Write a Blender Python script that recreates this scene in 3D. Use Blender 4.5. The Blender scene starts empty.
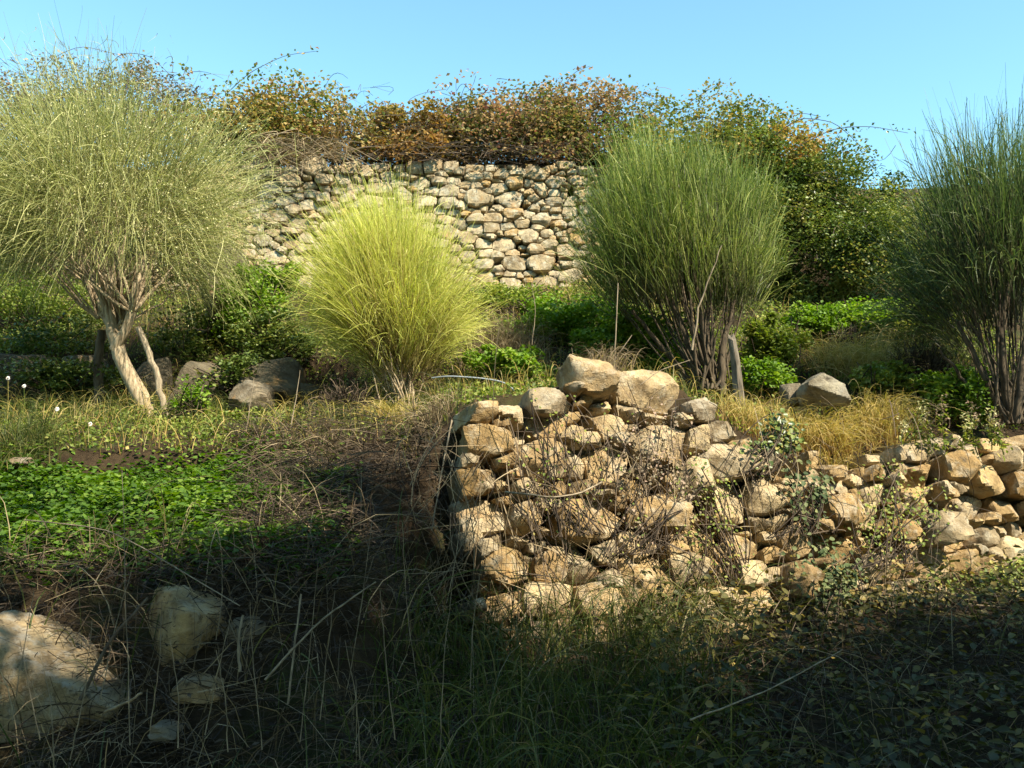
import bpy, math, random
import numpy as np
from mathutils import Vector

# ------------------------------------------------------------------ camera, world, sun, exposure
SC = bpy.context.scene
COL = SC.collection
PITCH = math.radians(5.0)
EYE = np.array([0.0, 0.0, 1.6])
FPX = 880.0
cam_d = bpy.data.cameras.new('camera')
cam_d.sensor_width = 36.0
cam_d.lens = FPX / 1024 * 36.0
cam_d.clip_end = 2000.0
cam_d.clip_start = 0.05
cam = bpy.data.objects.new('camera', cam_d)
cam.location = EYE
cam.rotation_euler = (math.radians(90) + PITCH, 0, 0)
COL.objects.link(cam)
SC.camera = cam

SUN_EL, SUN_AZ = math.radians(45.0), math.radians(136.0)       # azimuth clockwise from +Y
SDIR = np.array([math.sin(SUN_AZ) * math.cos(SUN_EL), math.cos(SUN_AZ) * math.cos(SUN_EL), math.sin(SUN_EL)])
world = bpy.data.worlds.new('World')
SC.world = world
world.use_nodes = True
wn = world.node_tree
wn.nodes.clear()
sky = wn.nodes.new('ShaderNodeTexSky')
sky.sky_type = 'NISHITA'
sky.sun_disc = False
sky.sun_elevation = SUN_EL
sky.sun_rotation = SUN_AZ
sky.altitude = 200
sky.air_density = 1.0
sky.dust_density = 0.4
sky.ozone_density = 1.6
bgn = wn.nodes.new('ShaderNodeBackground')
bgn.inputs['Strength'].default_value = 0.12
wo = wn.nodes.new('ShaderNodeOutputWorld')
tintn = wn.nodes.new('ShaderNodeMix'); tintn.data_type = 'RGBA'; tintn.blend_type = 'MULTIPLY'
tintn.inputs[0].default_value = 1.0; tintn.inputs[7].default_value = (0.90, 1.20, 1.05, 1)      # camera white balance of the clear sky
wn.links.new(sky.outputs[0], tintn.inputs[6])
wn.links.new(tintn.outputs[2], bgn.inputs[0])
wn.links.new(bgn.outputs[0], wo.inputs[0])

sun_d = bpy.data.lights.new('sun', 'SUN')
sun_d.energy = 5.0
sun_d.angle = math.radians(0.53)
sun_d.color = (1.0, 0.89, 0.70)
sun = bpy.data.objects.new('sun', sun_d)
sun.rotation_euler = Vector(SDIR).to_track_quat('Z', 'Y').to_euler()
sun.location = (20, -15, 20)
COL.objects.link(sun)

SC.view_settings.view_transform = 'Standard'
SC.view_settings.look = 'None'
SC.view_settings.gamma = 1.0
SC.view_settings.use_curve_mapping = False
SC.view_settings.exposure = 1.45
SC.cycles.max_bounces = 8
SC.cycles.transmission_bounces = 6
SC.cycles.diffuse_bounces = 4

# ------------------------------------------------------------------ small maths
rng = np.random.default_rng(11)
CP, SP = math.cos(PITCH), math.sin(PITCH)

def ray(px, py):
    a = (px - 512) / FPX
    b = (384 - py) / FPX
    return np.array([a, CP - b * SP, SP + b * CP])

def at(px, py, Y):
    """the point on the pixel's ray whose y coordinate is Y"""
    d = ray(px, py)
    return EYE + d * (Y / d[1])

def proj(P):
    q = np.asarray(P, float) - EYE
    f = q[..., 1] * CP + q[..., 2] * SP
    u = -q[..., 1] * SP + q[..., 2] * CP
    f = np.where(f < 0.05, 0.05, f)
    return 512 + FPX * q[..., 0] / f, 384 - FPX * u / f

def norm(v):
    return v / np.maximum(np.linalg.norm(v, axis=-1, keepdims=True), 1e-9)

def sstep(a, b, x):
    t = np.clip((x - a) / (b - a), 0, 1)
    return t * t * (3 - 2 * t)

def _hash(ix, iy, iz):
    h = (ix * 374761393 + iy * 668265263 + iz * 2147483647 + 1013904223) & 0xFFFFFFFF
    h = ((h ^ (h >> 13)) * 1274126177) & 0xFFFFFFFF
    h = (h ^ (h >> 16)) & 0xFFFFFF
    return h / float(0xFFFFFF)

def vnoise(p):
    """value noise in -1..1"""
    p = np.asarray(p, float)
    i = np.floor(p).astype(np.int64)
    f = p - i
    f = f * f * (3 - 2 * f)
    r = 0.0
    for dx in (0, 1):
        for dy in (0, 1):
            for dz in (0, 1):
                w = (f[..., 0] if dx else 1 - f[..., 0]) * (f[..., 1] if dy else 1 - f[..., 1]) * (f[..., 2] if dz else 1 - f[..., 2])
                r = r + w * _hash(i[..., 0] + dx, i[..., 1] + dy, i[..., 2] + dz)
    return r * 2 - 1

def fbm(p, o=4):
    p = np.asarray(p, float)
    r, a = 0.0, 0.5
    for k in range(o):
        r = r + a * vnoise(p + 17.3 * k)
        p = p * 2.03
        a *= 0.5
    return r

def rand_unit(n):
    return norm(rng.normal(size=(n, 3)))

# ------------------------------------------------------------------ object helpers
def link(name, me, mat, parent=None, loc=(0, 0, 0)):
    o = bpy.data.objects.new(name, me)
    if mat is not None and len(me.materials) == 0:
        me.materials.append(mat)
    COL.objects.link(o)
    if parent is not None:
        o.parent = parent
    o.location = loc
    return o

def tag(o, label=None, cat=None, group=None, kind=None):
    if label: o['label'] = label
    if cat: o['category'] = cat
    if group: o['group'] = group
    if kind: o['kind'] = kind
    return o

def empty(name, loc, label, cat, group=None, kind=None):
    o = bpy.data.objects.new(name, None)
    o.empty_display_size = 0.1
    COL.objects.link(o)
    o.location = loc
    return tag(o, label, cat, group, kind)

def mesh_np(name, V, faces_n, loops, tint=None, along=None, smooth=False):
    """faces_n: corners per face (constant), loops: flat vertex indices"""
    me = bpy.data.meshes.new(name)
    nf = len(loops) // faces_n
    me.vertices.add(len(V))
    me.vertices.foreach_set('co', np.ascontiguousarray(V, np.float32).ravel())
    me.loops.add(len(loops))
    me.loops.foreach_set('vertex_index', np.ascontiguousarray(loops, np.int32))
    me.polygons.add(nf)
    me.polygons.foreach_set('loop_start', np.arange(0, nf * faces_n, faces_n, dtype=np.int32))
    if smooth:
        me.polygons.foreach_set('use_smooth', np.ones(nf, bool))
    for nm, a in (('tint', tint), ('along', along)):
        if a is not None:
            at_ = me.attributes.new(nm, 'FLOAT', 'POINT')
            at_.data.foreach_set('value', np.ascontiguousarray(a, np.float32).ravel())
    me.update(calc_edges=True)
    return me

def ribbons(P, W, tint=None, origin=(0, 0, 0), flat=None):
    """P (N,K,3) strand points, W (N,K) widths -> flat blades"""
    N, K, _ = P.shape
    T = np.gradient(P, axis=1)
    rv = rand_unit(N)[:, None, :] if flat is None else flat[:, None, :]
    S = norm(np.cross(norm(T), np.broadcast_to(rv, P.shape)))
    V = np.stack([P - S * W[..., None] * .5, P + S * W[..., None] * .5], 2) - np.asarray(origin)
    V = V.reshape(-1, 3)
    idx = np.arange(N * K * 2).reshape(N, K, 2)
    q = np.stack([idx[:, :-1, 0], idx[:, :-1, 1], idx[:, 1:, 1], idx[:, 1:, 0]], -1).reshape(-1)
    if tint is None: tint = rng.random(N)
    t = np.repeat(tint, K * 2)
    a = np.tile(np.repeat(np.linspace(0, 1, K), 2), N)
    return mesh_np('blades', V, 4, q, t, a)

def tubes(P, R, sides=5, tint=None, origin=(0, 0, 0)):
    """P (N,K,3), R (N,K) -> round tapered tubes"""
    P = np.asarray(P, float)
    N, K, _ = P.shape
    T = norm(np.gradient(P, axis=1))
    ref = np.where(np.abs(T[:, :1, 2:3]) > .9, np.array([1., 0, 0]), np.array([0, 0, 1.]))
    ref = np.broadcast_to(ref, P.shape)
    A = norm(np.cross(T, ref))
    B = np.cross(T, A)
    th = np.linspace(0, 2 * np.pi, sides, endpoint=False)
    V = P[:, :, None] + R[:, :, None, None] * (A[:, :, None] * np.cos(th)[None, None, :, None] + B[:, :, None] * np.sin(th)[None, None, :, None])
    V = V.reshape(-1, 3) - np.asarray(origin)
    idx = np.arange(N * K * sides).reshape(N, K, sides)
    nx = np.roll(idx, -1, 2)
    q = np.stack([idx[:, :-1], nx[:, :-1], nx[:, 1:], idx[:, 1:]], -1).reshape(-1)
    if tint is None: tint = rng.random(N)
    return mesh_np('stems', V, 4, q, np.repeat(tint, K * sides), None, smooth=True)

def leaves(P, L, W, tint=None, up=0.5, origin=(0, 0, 0), shape=4, axis=None, fold=0.35, side_bias=None):
    """folded leaf blades at P (N,3), length L, width W"""
    N = len(P)
    n = rand_unit(N)
    n[:, 2] = np.abs(n[:, 2])
    n = norm(n + np.array([0, 0, 1.0]) * up * 2)
    if side_bias is not None: n = norm(n + side_bias)
    a = rand_unit(N) if axis is None else axis
    a = norm(a - n * np.sum(a * n, -1, keepdims=True))
    s = np.cross(n, a)
    L = np.broadcast_to(L, (N,))[:, None]
    W = np.broadcast_to(W, (N,))[:, None]
    if shape == 4:
        V = np.stack([P, P + a * L * .45 + s * W * .5 + n * W * fold * .5, P + a * L, P + a * L * .45 - s * W * .5 + n * W * fold * .5], 1)
        f = np.array([0, 2, 1, 0, 3, 2])
        k = 4
    else:
        c = -n * L * .12
        V = np.stack([P, P + a * L * .28 + s * W * .45 + n * W * fold * .4, P + a * L * .68 + s * W * .38 + n * W * fold * .35 + c * .4,
                      P + a * L + c, P + a * L * .68 - s * W * .38 + n * W * fold * .35 + c * .4, P + a * L * .28 - s * W * .45 + n * W * fold * .4], 1)
        f = np.array([0, 2, 1, 0, 3, 2, 0, 4, 3, 0, 5, 4])
        k = 6
    V = V.reshape(-1, 3) - np.asarray(origin)
    lo = (np.arange(N)[:, None] * k + f[None]).reshape(-1)
    if tint is None: tint = rng.random(N)
    return mesh_np('leaves', V, 3, lo, np.repeat(tint, k))

def bezier(A, B, C, K):
    """quadratic curves, inputs (N,3)"""
    t = np.linspace(0, 1, K)[None, :, None]
    return (1 - t) ** 2 * A[:, None] + 2 * t * (1 - t) * B[:, None] + t * t * C[:, None]

# ------------------------------------------------------------------ materials
def new_mat(name):
    m = bpy.data.materials.new(name)
    m.use_nodes = True
    nt = m.node_tree
    nt.nodes.clear()
    return m, nt, nt.nodes.new, nt.links.new

def ramp(nt, stops, fac):
    r = nt.nodes.new('ShaderNodeValToRGB')
    e = r.color_ramp.elements
    while len(e) < len(stops): e.new(0.5)
    for k, (p, c) in enumerate(stops):
        e[k].position = p
        e[k].color = (*c, 1)
    nt.links.new(fac, r.inputs[0])
    return r.outputs[0]

def leaf_mat(name, stops, trans=0.35, rough=0.55, base=None, spec=0.3):
    m, nt, N, L = new_mat(name)
    a = N('ShaderNodeAttribute'); a.attribute_name = 'tint'
    c = ramp(nt, stops, a.outputs['Fac'])
    if base is not None:                       # woody colour at the foot of each strand
        b = N('ShaderNodeAttribute'); b.attribute_name = 'along'
        mr = N('ShaderNodeMapRange'); mr.inputs[1].default_value = 0.0; mr.inputs[2].default_value = 0.45
        L(b.outputs['Fac'], mr.inputs[0])
        mx = N('ShaderNodeMix'); mx.data_type = 'RGBA'
        L(mr.outputs[0], mx.inputs[0]); mx.inputs[6].default_value = (*base, 1); L(c, mx.inputs[7])
        c = mx.outputs[2]
    p = N('ShaderNodeBsdfPrincipled')
    p.inputs['Roughness'].default_value = rough
    p.inputs['Specular IOR Level'].default_value = spec
    L(c, p.inputs['Base Color'])
    o = N('ShaderNodeOutputMaterial')
    if trans > 0:
        t = N('ShaderNodeBsdfTranslucent')
        hs = N('ShaderNodeHueSaturation'); hs.inputs['Saturation'].default_value = 1.15; hs.inputs['Value'].default_value = 1.25
        L(c, hs.inputs['Color']); L(hs.outputs[0], t.inputs[0])
        x = N('ShaderNodeMixShader'); x.inputs[0].default_value = trans
        L(p.outputs[0], x.inputs[1]); L(t.outputs[0], x.inputs[2]); L(x.outputs[0], o.inputs[0])
    else:
        L(p.outputs[0], o.inputs[0])
    return m

def rock_mat(name, cols, lichen=(0.42, 0.40, 0.35), dark=(0.09, 0.075, 0.055), lich=0.5, scale=1.0, bump=0.6):
    m, nt, N, L = new_mat(name)
    g = N('ShaderNodeNewGeometry')
    oi = N('ShaderNodeObjectInfo')
    def noise(s, det=6, rough=.6, off=0.0):
        n = N('ShaderNodeTexNoise'); n.inputs['Scale'].default_value = s * scale
        n.inputs['Detail'].default_value = det; n.inputs['Roughness'].default_value = rough
        mp = N('ShaderNodeMapping'); mp.inputs['Location'].default_value = (off, off * .7, off * 1.3)
        L(g.outputs['Position'], mp.inputs[0]); L(mp.outputs[0], n.inputs[0])
        return n.outputs[0]
    base = ramp(nt, cols, oi.outputs['Random'])
    n1 = noise(5.5, 7, .68)
    tone = ramp(nt, [(0.30, (.36, .32, .27)), (0.46, (.85, .83, .80)), (0.56, (1.1, 1.08, 1.02)), (0.70, (1.5, 1.48, 1.4))], n1)
    mul = N('ShaderNodeMix'); mul.data_type = 'RGBA'; mul.blend_type = 'MULTIPLY'; mul.inputs[0].default_value = 1
    L(base, mul.inputs[6]); L(tone, mul.inputs[7])
    def over(c, col, fac, amt):
        k = N('ShaderNodeMath'); k.operation = 'MULTIPLY'; k.inputs[1].default_value = amt; L(fac, k.inputs[0])
        x = N('ShaderNodeMix'); x.data_type = 'RGBA'
        L(k.outputs[0], x.inputs[0]); L(c, x.inputs[6]); x.inputs[7].default_value = (*col, 1)
        return x.outputs[2]
    c = mul.outputs[2]
    f1 = ramp(nt, [(0.50, (0, 0, 0)), (0.62, (1, 1, 1))], noise(8, 8, .7, 3.1))
    c = over(c, lichen, f1, lich)
    f2 = ramp(nt, [(0.56, (0, 0, 0)), (0.66, (1, 1, 1))], noise(13, 9, .75, 9.2))
    c = over(c, dark, f2, .85)
    f3 = ramp(nt, [(0.60, (0, 0, 0)), (0.70, (1, 1, 1))], noise(3.3, 5, .6, 21.0))
    c = over(c, (0.36, 0.20, 0.075), f3, .6)
    p = N('ShaderNodeBsdfPrincipled'); p.inputs['Roughness'].default_value = .92; p.inputs['Specular IOR Level'].default_value = .15
    L(c, p.inputs['Base Color'])
    b1 = N('ShaderNodeBump'); b1.inputs['Strength'].default_value = bump; b1.inputs['Distance'].default_value = .055 / scale
    L(noise(14, 10, .72, 1.7), b1.inputs['Height'])
    vo = N('ShaderNodeTexVoronoi'); vo.feature = 'DISTANCE_TO_EDGE'; vo.inputs['Scale'].default_value = 9 * scale
    vm = N('ShaderNodeMapping'); vm.inputs['Scale'].default_value = (1, 1, 2.2)
    wn_ = N('ShaderNodeTexNoise'); wn_.inputs['Scale'].default_value = 6 * scale; wn_.inputs['Detail'].default_value = 5
    L(g.outputs['Position'], wn_.inputs[0])
    ad = N('ShaderNodeMix'); ad.data_type = 'RGBA'; ad.blend_type = 'ADD'; ad.inputs[0].default_value = .35
    L(g.outputs['Position'], ad.inputs[6]); L(wn_.outputs['Color'], ad.inputs[7])
    L(ad.outputs[2], vm.inputs[0]); L(vm.outputs[0], vo.inputs[0])
    cr = ramp(nt, [(0.0, (0, 0, 0)), (0.035, (1, 1, 1))], vo.outputs['Distance'])
    b2 = N('ShaderNodeBump'); b2.inputs['Strength'].default_value = .35; b2.inputs['Distance'].default_value = .012 / scale
    L(cr, b2.inputs['Height']); L(b1.outputs[0], b2.inputs['Normal'])
    L(b2.outputs[0], p.inputs['Normal'])
    o = N('ShaderNodeOutputMaterial'); L(p.outputs[0], o.inputs[0])
    return m

def earth_mat():
    m, nt, N, L = new_mat('earth')
    g = N('ShaderNodeNewGeometry')
    def noise(s, det=6, rough=.6):
        n = N('ShaderNodeTexNoise'); n.inputs['Scale'].default_value = s
        n.inputs['Detail'].default_value = det; n.inputs['Roughness'].default_value = rough
        L(g.outputs['Position'], n.inputs[0])
        return n.outputs[0]
    c = ramp(nt, [(0.28, (.016, .011, .007)), (0.48, (.038, .026, .015)), (0.62, (.065, .045, .025)), (0.8, (.11, .08, .048))], noise(6, 9, .72))
    f = ramp(nt, [(0.5, (0, 0, 0)), (0.62, (1, 1, 1))], noise(1.7, 5, .6))
    x = N('ShaderNodeMix'); x.data_type = 'RGBA'
    k = N('ShaderNodeMath'); k.operation = 'MULTIPLY'; k.inputs[1].default_value = .6
    L(f, k.inputs[0]); L(k.outputs[0], x.inputs[0]); L(c, x.inputs[6]); x.inputs[7].default_value = (.05, .06, .02, 1)
    p = N('ShaderNodeBsdfPrincipled'); p.inputs['Roughness'].default_value = .95; p.inputs['Specular IOR Level'].default_value = .1
    L(x.outputs[2], p.inputs['Base Color'])
    b = N('ShaderNodeBump'); b.inputs['Strength'].default_value = .9; b.inputs['Distance'].default_value = .05
    L(noise(18, 8, .75), b.inputs['Height']); L(b.outputs[0], p.inputs['Normal'])
    o = N('ShaderNodeOutputMaterial'); L(p.outputs[0], o.inputs[0])
    return m

def bark_mat(name, a, b):
    m, nt, N, L = new_mat(name)
    g = N('ShaderNodeNewGeometry')
    mp = N('ShaderNodeMapping'); mp.inputs['Scale'].default_value = (40, 40, 9)
    L(g.outputs['Position'], mp.inputs[0])
    n = N('ShaderNodeTexNoise'); n.inputs['Scale'].default_value = 1.0; n.inputs['Detail'].default_value = 6
    L(mp.outputs[0], n.inputs[0])
    c = ramp(nt, [(0.35, a), (0.65, b)], n.outputs[0])
    p = N('ShaderNodeBsdfPrincipled'); p.inputs['Roughness'].default_value = .85; p.inputs['Specular IOR Level'].default_value = .2
    L(c, p.inputs['Base Color'])
    bp = N('ShaderNodeBump'); bp.inputs['Strength'].default_value = .6; bp.inputs['Distance'].default_value = .01
    L(n.outputs[0], bp.inputs['Height']); L(bp.outputs[0], p.inputs['Normal'])
    o = N('ShaderNodeOutputMaterial'); L(p.outputs[0], o.inputs[0])
    return m

M = {}
M['earth'] = earth_mat()
M['rock'] = rock_mat('ochre_limestone', [(0, (.24, .155, .065)), (.2, (.42, .30, .15)), (.4, (.29, .20, .10)), (.6, (.48, .38, .23)), (.8, (.22, .18, .125)), (1, (.40, .31, .18))], (.52, .48, .38), lich=.45, bump=.9)
M['rock_far'] = rock_mat('weathered_limestone', [(0, (.25, .195, .12)), (.3, (.40, .33, .22)), (.6, (.29, .215, .12)), (.85, (.43, .36, .25)), (1, (.34, .215, .085))], (.46, .43, .34), lich=.55, scale=1.3, bump=.9)
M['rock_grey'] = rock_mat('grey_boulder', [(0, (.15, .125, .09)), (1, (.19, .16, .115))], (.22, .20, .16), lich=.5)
M['rock_pale'] = rock_mat('pale_boulder', [(0, (.34, .27, .17)), (1, (.34, .26, .15))], (.44, .41, .34), dark=(.06, .05, .035), lich=.6, scale=1.5, bump=1.0)
M['rock_lichen'] = rock_mat('lichen_boulder', [(0, (.21, .19, .14)), (1, (.24, .215, .165))], (.30, .28, .23), lich=.5)
M['rock_shaded'] = rock_mat('shade_darkened_rock', [(0, (.075, .065, .045)), (1, (.12, .10, .07))], (.15, .14, .10), lich=.4)  # shade around the brooms is put into this dark rock colour
M['rock_tan'] = rock_mat('tan_boulder', [(0, (.40, .29, .15)), (1, (.44, .31, .17))], (.46, .40, .29), dark=(.05, .04, .028), lich=.5, scale=1.5, bump=1.0)
M['bark'] = bark_mat('bark_pale', (.20, .15, .09), (.40, .32, .21))
M['bark_dark'] = bark_mat('bark_dark', (.045, .035, .024), (.11, .085, .055))
M['dead'] = bark_mat('dead_wood', (.15, .12, .08), (.32, .26, .18))
M['stake'] = bark_mat('stake_wood', (.10, .085, .065), (.20, .17, .13))
M['broom_yellow'] = leaf_mat('broom_yellow', [(0, (.26, .31, .05)), (.5, (.53, .55, .12)), (.93, (.70, .69, .24)), (1, (.42, .30, .13))], .45, .5, (.22, .17, .07))
M['broom_olive'] = leaf_mat('broom_olive', [(0, (.14, .165, .04)), (.5, (.32, .34, .11)), (1, (.56, .53, .24))], .42, .5, (.13, .12, .05))
M['broom_green'] = leaf_mat('broom_green', [(0, (.06, .10, .018)), (.5, (.14, .20, .036)), (1, (.40, .42, .12))], .36, .5, (.06, .055, .03))
M['broom_dark'] = leaf_mat('broom_dark', [(0, (.04, .07, .018)), (.5, (.08, .125, .035)), (1, (.20, .25, .075))], .35, .5, (.055, .048, .03))
M['speck'] = leaf_mat('pale_seed', [(0, (.34, .34, .14)), (1, (.52, .49, .27))], .3)
M['bramble_gold'] = leaf_mat('bramble_gold', [(0, (.09, .14, .03)), (.3, (.17, .19, .045)), (.5, (.38, .30, .10)), (.8, (.27, .15, .07)), (1, (.52, .43, .22))], .4)
M['bramble_red'] = leaf_mat('bramble_red', [(0, (.07, .10, .025)), (.28, (.14, .15, .04)), (.5, (.27, .17, .085)), (.75, (.42, .31, .16)), (1, (.22, .085, .06))], .4)
M['bramble_mix'] = leaf_mat('bramble_mix', [(0, (.06, .10, .025)), (.4, (.14, .18, .04)), (.7, (.24, .21, .06)), (.9, (.36, .23, .07)), (1, (.26, .12, .05))], .35)
M['bramble_grey'] = leaf_mat('bramble_mauve', [(0, (.13, .12, .07)), (.5, (.26, .20, .13)), (1, (.34, .24, .18))], .3)
M['bramble_mixgold'] = leaf_mat('bramble_mixgold', [(0, (.09, .12, .03)), (.35, (.24, .19, .05)), (.6, (.36, .22, .08)), (.8, (.20, .11, .05)), (1, (.42, .32, .14))], .4)
M['ivy'] = leaf_mat('ivy_green', [(0, (.03, .055, .012)), (.4, (.07, .11, .022)), (.75, (.15, .19, .04)), (1, (.30, .27, .075))], .25, .4, spec=.5)
M['ivy_sun'] = leaf_mat('ivy_sunlit', [(0, (.05, .075, .015)), (.5, (.12, .155, .03)), (.85, (.22, .23, .055)), (1, (.33, .27, .08))], .35)
M['ivy_grey'] = leaf_mat('ivy_grey', [(0, (.035, .06, .02)), (.6, (.085, .115, .045)), (1, (.20, .21, .09))], .25, .6, spec=.2)
M['clover'] = leaf_mat('clover_green', [(0, (.04, .085, .012)), (.6, (.09, .17, .022)), (1, (.18, .26, .04))], .4)
M['lush'] = leaf_mat('lush_green', [(0, (.07, .13, .02)), (.5, (.15, .26, .035)), (1, (.30, .38, .07))], .4)
M['weed'] = leaf_mat('weed_green', [(0, (.09, .13, .025)), (.5, (.17, .23, .04)), (.85, (.30, .32, .07)), (1, (.42, .35, .12))], .4)
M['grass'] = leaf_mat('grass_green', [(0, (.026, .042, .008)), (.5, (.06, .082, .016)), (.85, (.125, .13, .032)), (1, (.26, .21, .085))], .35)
M['grass_gold'] = leaf_mat('grass_gold', [(0, (.20, .20, .04)), (.4, (.38, .32, .08)), (.75, (.55, .40, .13)), (1, (.64, .53, .26))], .35, base=(.28, .16, .06))
M['straw'] = leaf_mat('straw', [(0, (.08, .057, .031)), (.5, (.165, .12, .064)), (1, (.38, .30, .18))], .2)
M['twig'] = leaf_mat('twig_brown', [(0, (.018, .012, .008)), (.6, (.045, .031, .019)), (1, (.12, .088, .058))], 0, .8)
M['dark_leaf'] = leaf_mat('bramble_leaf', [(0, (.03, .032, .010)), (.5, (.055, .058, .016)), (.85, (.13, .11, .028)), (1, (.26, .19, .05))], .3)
M['oak'] = leaf_mat('oak_leaf', [(0, (.03, .05, .015)), (1, (.07, .10, .03))], .15)
M['white'] = leaf_mat('white_petal', [(0, (.75, .75, .72)), (1, (.8, .8, .78))], .2)
M['hose'] = leaf_mat('grey_plastic', [(0, (.22, .25, .27)), (1, (.28, .31, .33))], 0, .5)

# ------------------------------------------------------------------ terrain
WA, WB = np.array([-0.62, 5.25]), np.array([4.3, 6.9])         # lower wall, plan of its foot
WSLOPE = (WB[1] - WA[1]) / (WB[0] - WA[0])
BATTER = 0.27
def wall_y(x): return WA[1] + (x - WA[0]) * WSLOPE
def wall_zb(x): return 0.45 + 0.05 * (np.clip(x, -1, 6) - WA[0])
_tp = [(440, 418), (470, 402), (520, 392), (580, 376), (690, 384), (715, 412), (745, 428), (775, 444), (820, 452), (870, 448), (900, 442), (960, 440), (1030, 440), (1200, 440)]
_tx, _tz = [], []
for _px, _py in _tp:
    _x = 0.0
    for _ in range(8):
        _p = at(_px, _py, wall_y(_x) + .4); _x = _p[0]
    _tx.append(_x); _tz.append(_p[2])
def wall_zt(x): return np.interp(x, _tx, _tz)

_lp = np.array([(-300, -60), (-40, -6), (-6, -.9), (0, 0), (2.5, .12), (3.5, .30), (3.95, .62), (4.35, .98), (5.2, 1.24), (6.15, 1.50), (6.35, 1.70), (8.2, 2.05), (9.1, 2.18), (9.45, 2.75), (12.0, 3.95)])
UY = 12.15                                                       # upper wall face
def upper_zt(x): return 5.86 + .08 * np.sin(x * .7 + 1) - .05 * np.clip(x - 1, 0, 5)
def H(x, y, rough=True):
    x = np.asarray(x, float); y = np.asarray(y, float)
    zl = np.interp(y, _lp[:, 0], _lp[:, 1])
    w = wall_y(np.clip(x, -2, 12)); zb = wall_zb(x); zt = wall_zt(x)
    s = y - w
    fg = zb * np.clip((y - 1.2) / (w - 1.2), 0, 1) ** 1.4 + np.minimum(y, 0) * .15
    hstep = zt - zb
    st = zb + hstep * np.clip((s - .30) / (.12 + BATTER * 1.3), 0, 1)
    mid = zt + (2.22 - zt) * np.clip((s - .7) / (8.0 - w - .7), 0, 1) + np.clip(y - 8, 0, 4) * (4.0 - 2.22) / 4
    zr = np.where(s < .3, fg, np.where(s < .72, st, mid))
    b = sstep(-.86, -.38, x + .08 * np.sin(y * 5))
    z = zl * (1 - b) + zr * b
    z = np.where(y > UY + .25, upper_zt(x) - .1 + np.clip(y - UY - .25, 0, .8) * .45 - np.clip(y - UY - 12, 0, 300) * .04, z)
    z = z - sstep(8, 40, np.abs(x)) * 1.5 * (y < UY)
    if rough:
        q = np.stack([x * 1.1, y * 1.1, x * 0], -1)
        amp = sstep(0, 2, y)
        z = z + amp * (.10 * fbm(q, 4) + .035 * fbm(q * 5 + 3, 3))
    return z

def build_ground():
    xs = np.concatenate([-np.geomspace(300, 8.3, 24), np.arange(-8, 8.01, .055), np.geomspace(8.3, 300, 24)])
    ys = np.concatenate([-np.geomspace(300, 1, 20), np.arange(-.8, 2, .2), np.arange(2, 12.3, .055), np.arange(12.31, 12.6, .07), np.arange(12.7, 18, .3), np.geomspace(18.5, 300, 20)])
    X, Y = np.meshgrid(xs, ys)
    Z = H(X, Y)
    V = np.stack([X, Y, Z], -1).reshape(-1, 3)
    ny, nx = X.shape
    i = np.arange(nx * ny).reshape(ny, nx)
    q = np.stack([i[:-1, :-1], i[:-1, 1:], i[1:, 1:], i[1:, :-1]], -1).reshape(-1)
    me = mesh_np('ground', V, 4, q, smooth=True)
    tag(link('ground', me, M['earth']), kind='structure')
build_ground()

def on_ground(px, py, y0=2.0, y1=14.0):
    """where the pixel's ray meets the terrain (first hit)"""
    d = ray(px, py)
    ys = np.arange(y0, y1, .02)
    P = EYE[None] + d[None] * (ys / d[1])[:, None]
    h = H(P[:, 0], P[:, 1])
    k = np.argmax(P[:, 2] <= h)
    return P[k]

# ------------------------------------------------------------------ stones
def cube_dirs(n):
    pts, faces = {}, []
    def vid(p):
        k = tuple(np.round(p, 6))
        if k not in pts: pts[k] = len(pts)
        return pts[k]
    g = np.tan(np.linspace(-np.pi / 4, np.pi / 4, n + 1))
    for ax in range(3):
        for sg in (-1, 1):
            for i in range(n):
                for j in range(n):
                    c = []
                    for (a, b) in ((i, j), (i + 1, j), (i + 1, j + 1), (i, j + 1)):
                        p = np.zeros(3); p[ax] = sg; p[(ax + 1) % 3] = g[a]; p[(ax + 2) % 3] = g[b]
                        c.append(vid(p))
                    faces.append(c if sg > 0 else c[::-1])
    D = norm(np.array(list(pts.keys())))
    return D, np.array(faces).reshape(-1)
CD = {n: cube_dirs(n) for n in (8, 10, 16, 22)}

def poly_stone(n, planes, dist, k=26.0, amp=.02, freq=4.0, off=0.0, scale=1.0):
    """star-shaped stone: smallest distance to a set of planes, edges a little worn"""
    D, F = CD[n]
    dn = D @ planes.T                                          # V x P
    inv = np.where(dn > 1e-3, dn / dist[None], 1e-3)
    m = inv.max(1, keepdims=True)
    soft = (np.mean((inv / m) ** k, 1, keepdims=True) * inv.shape[1]) ** (1 / k) * m
    r = 1.0 / soft[:, 0]
    V = D * r[:, None]
    nz = fbm(V / scale * freq + off, 5)
    nz2 = np.abs(vnoise(V / scale * freq * .6 + off + 40))
    q = fbm(V / scale * np.array([1.6, 1.6, 3.2]) + off + 9, 3) * 5          # broken strata
    st = np.floor(q) + np.clip((q - np.floor(q)) * 4 - 1.5, 0, 1)
    V = V * (1 + amp * nz[:, None] * 1.8 - amp * .9 * nz2[:, None] + amp * .42 * st[:, None])
    return V, F

def stone_mesh(V, F, ang=26):
    me = mesh_np('stone', V, 4, F, smooth=True)
    me.set_sharp_from_angle(angle=math.radians(ang))
    return me

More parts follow.
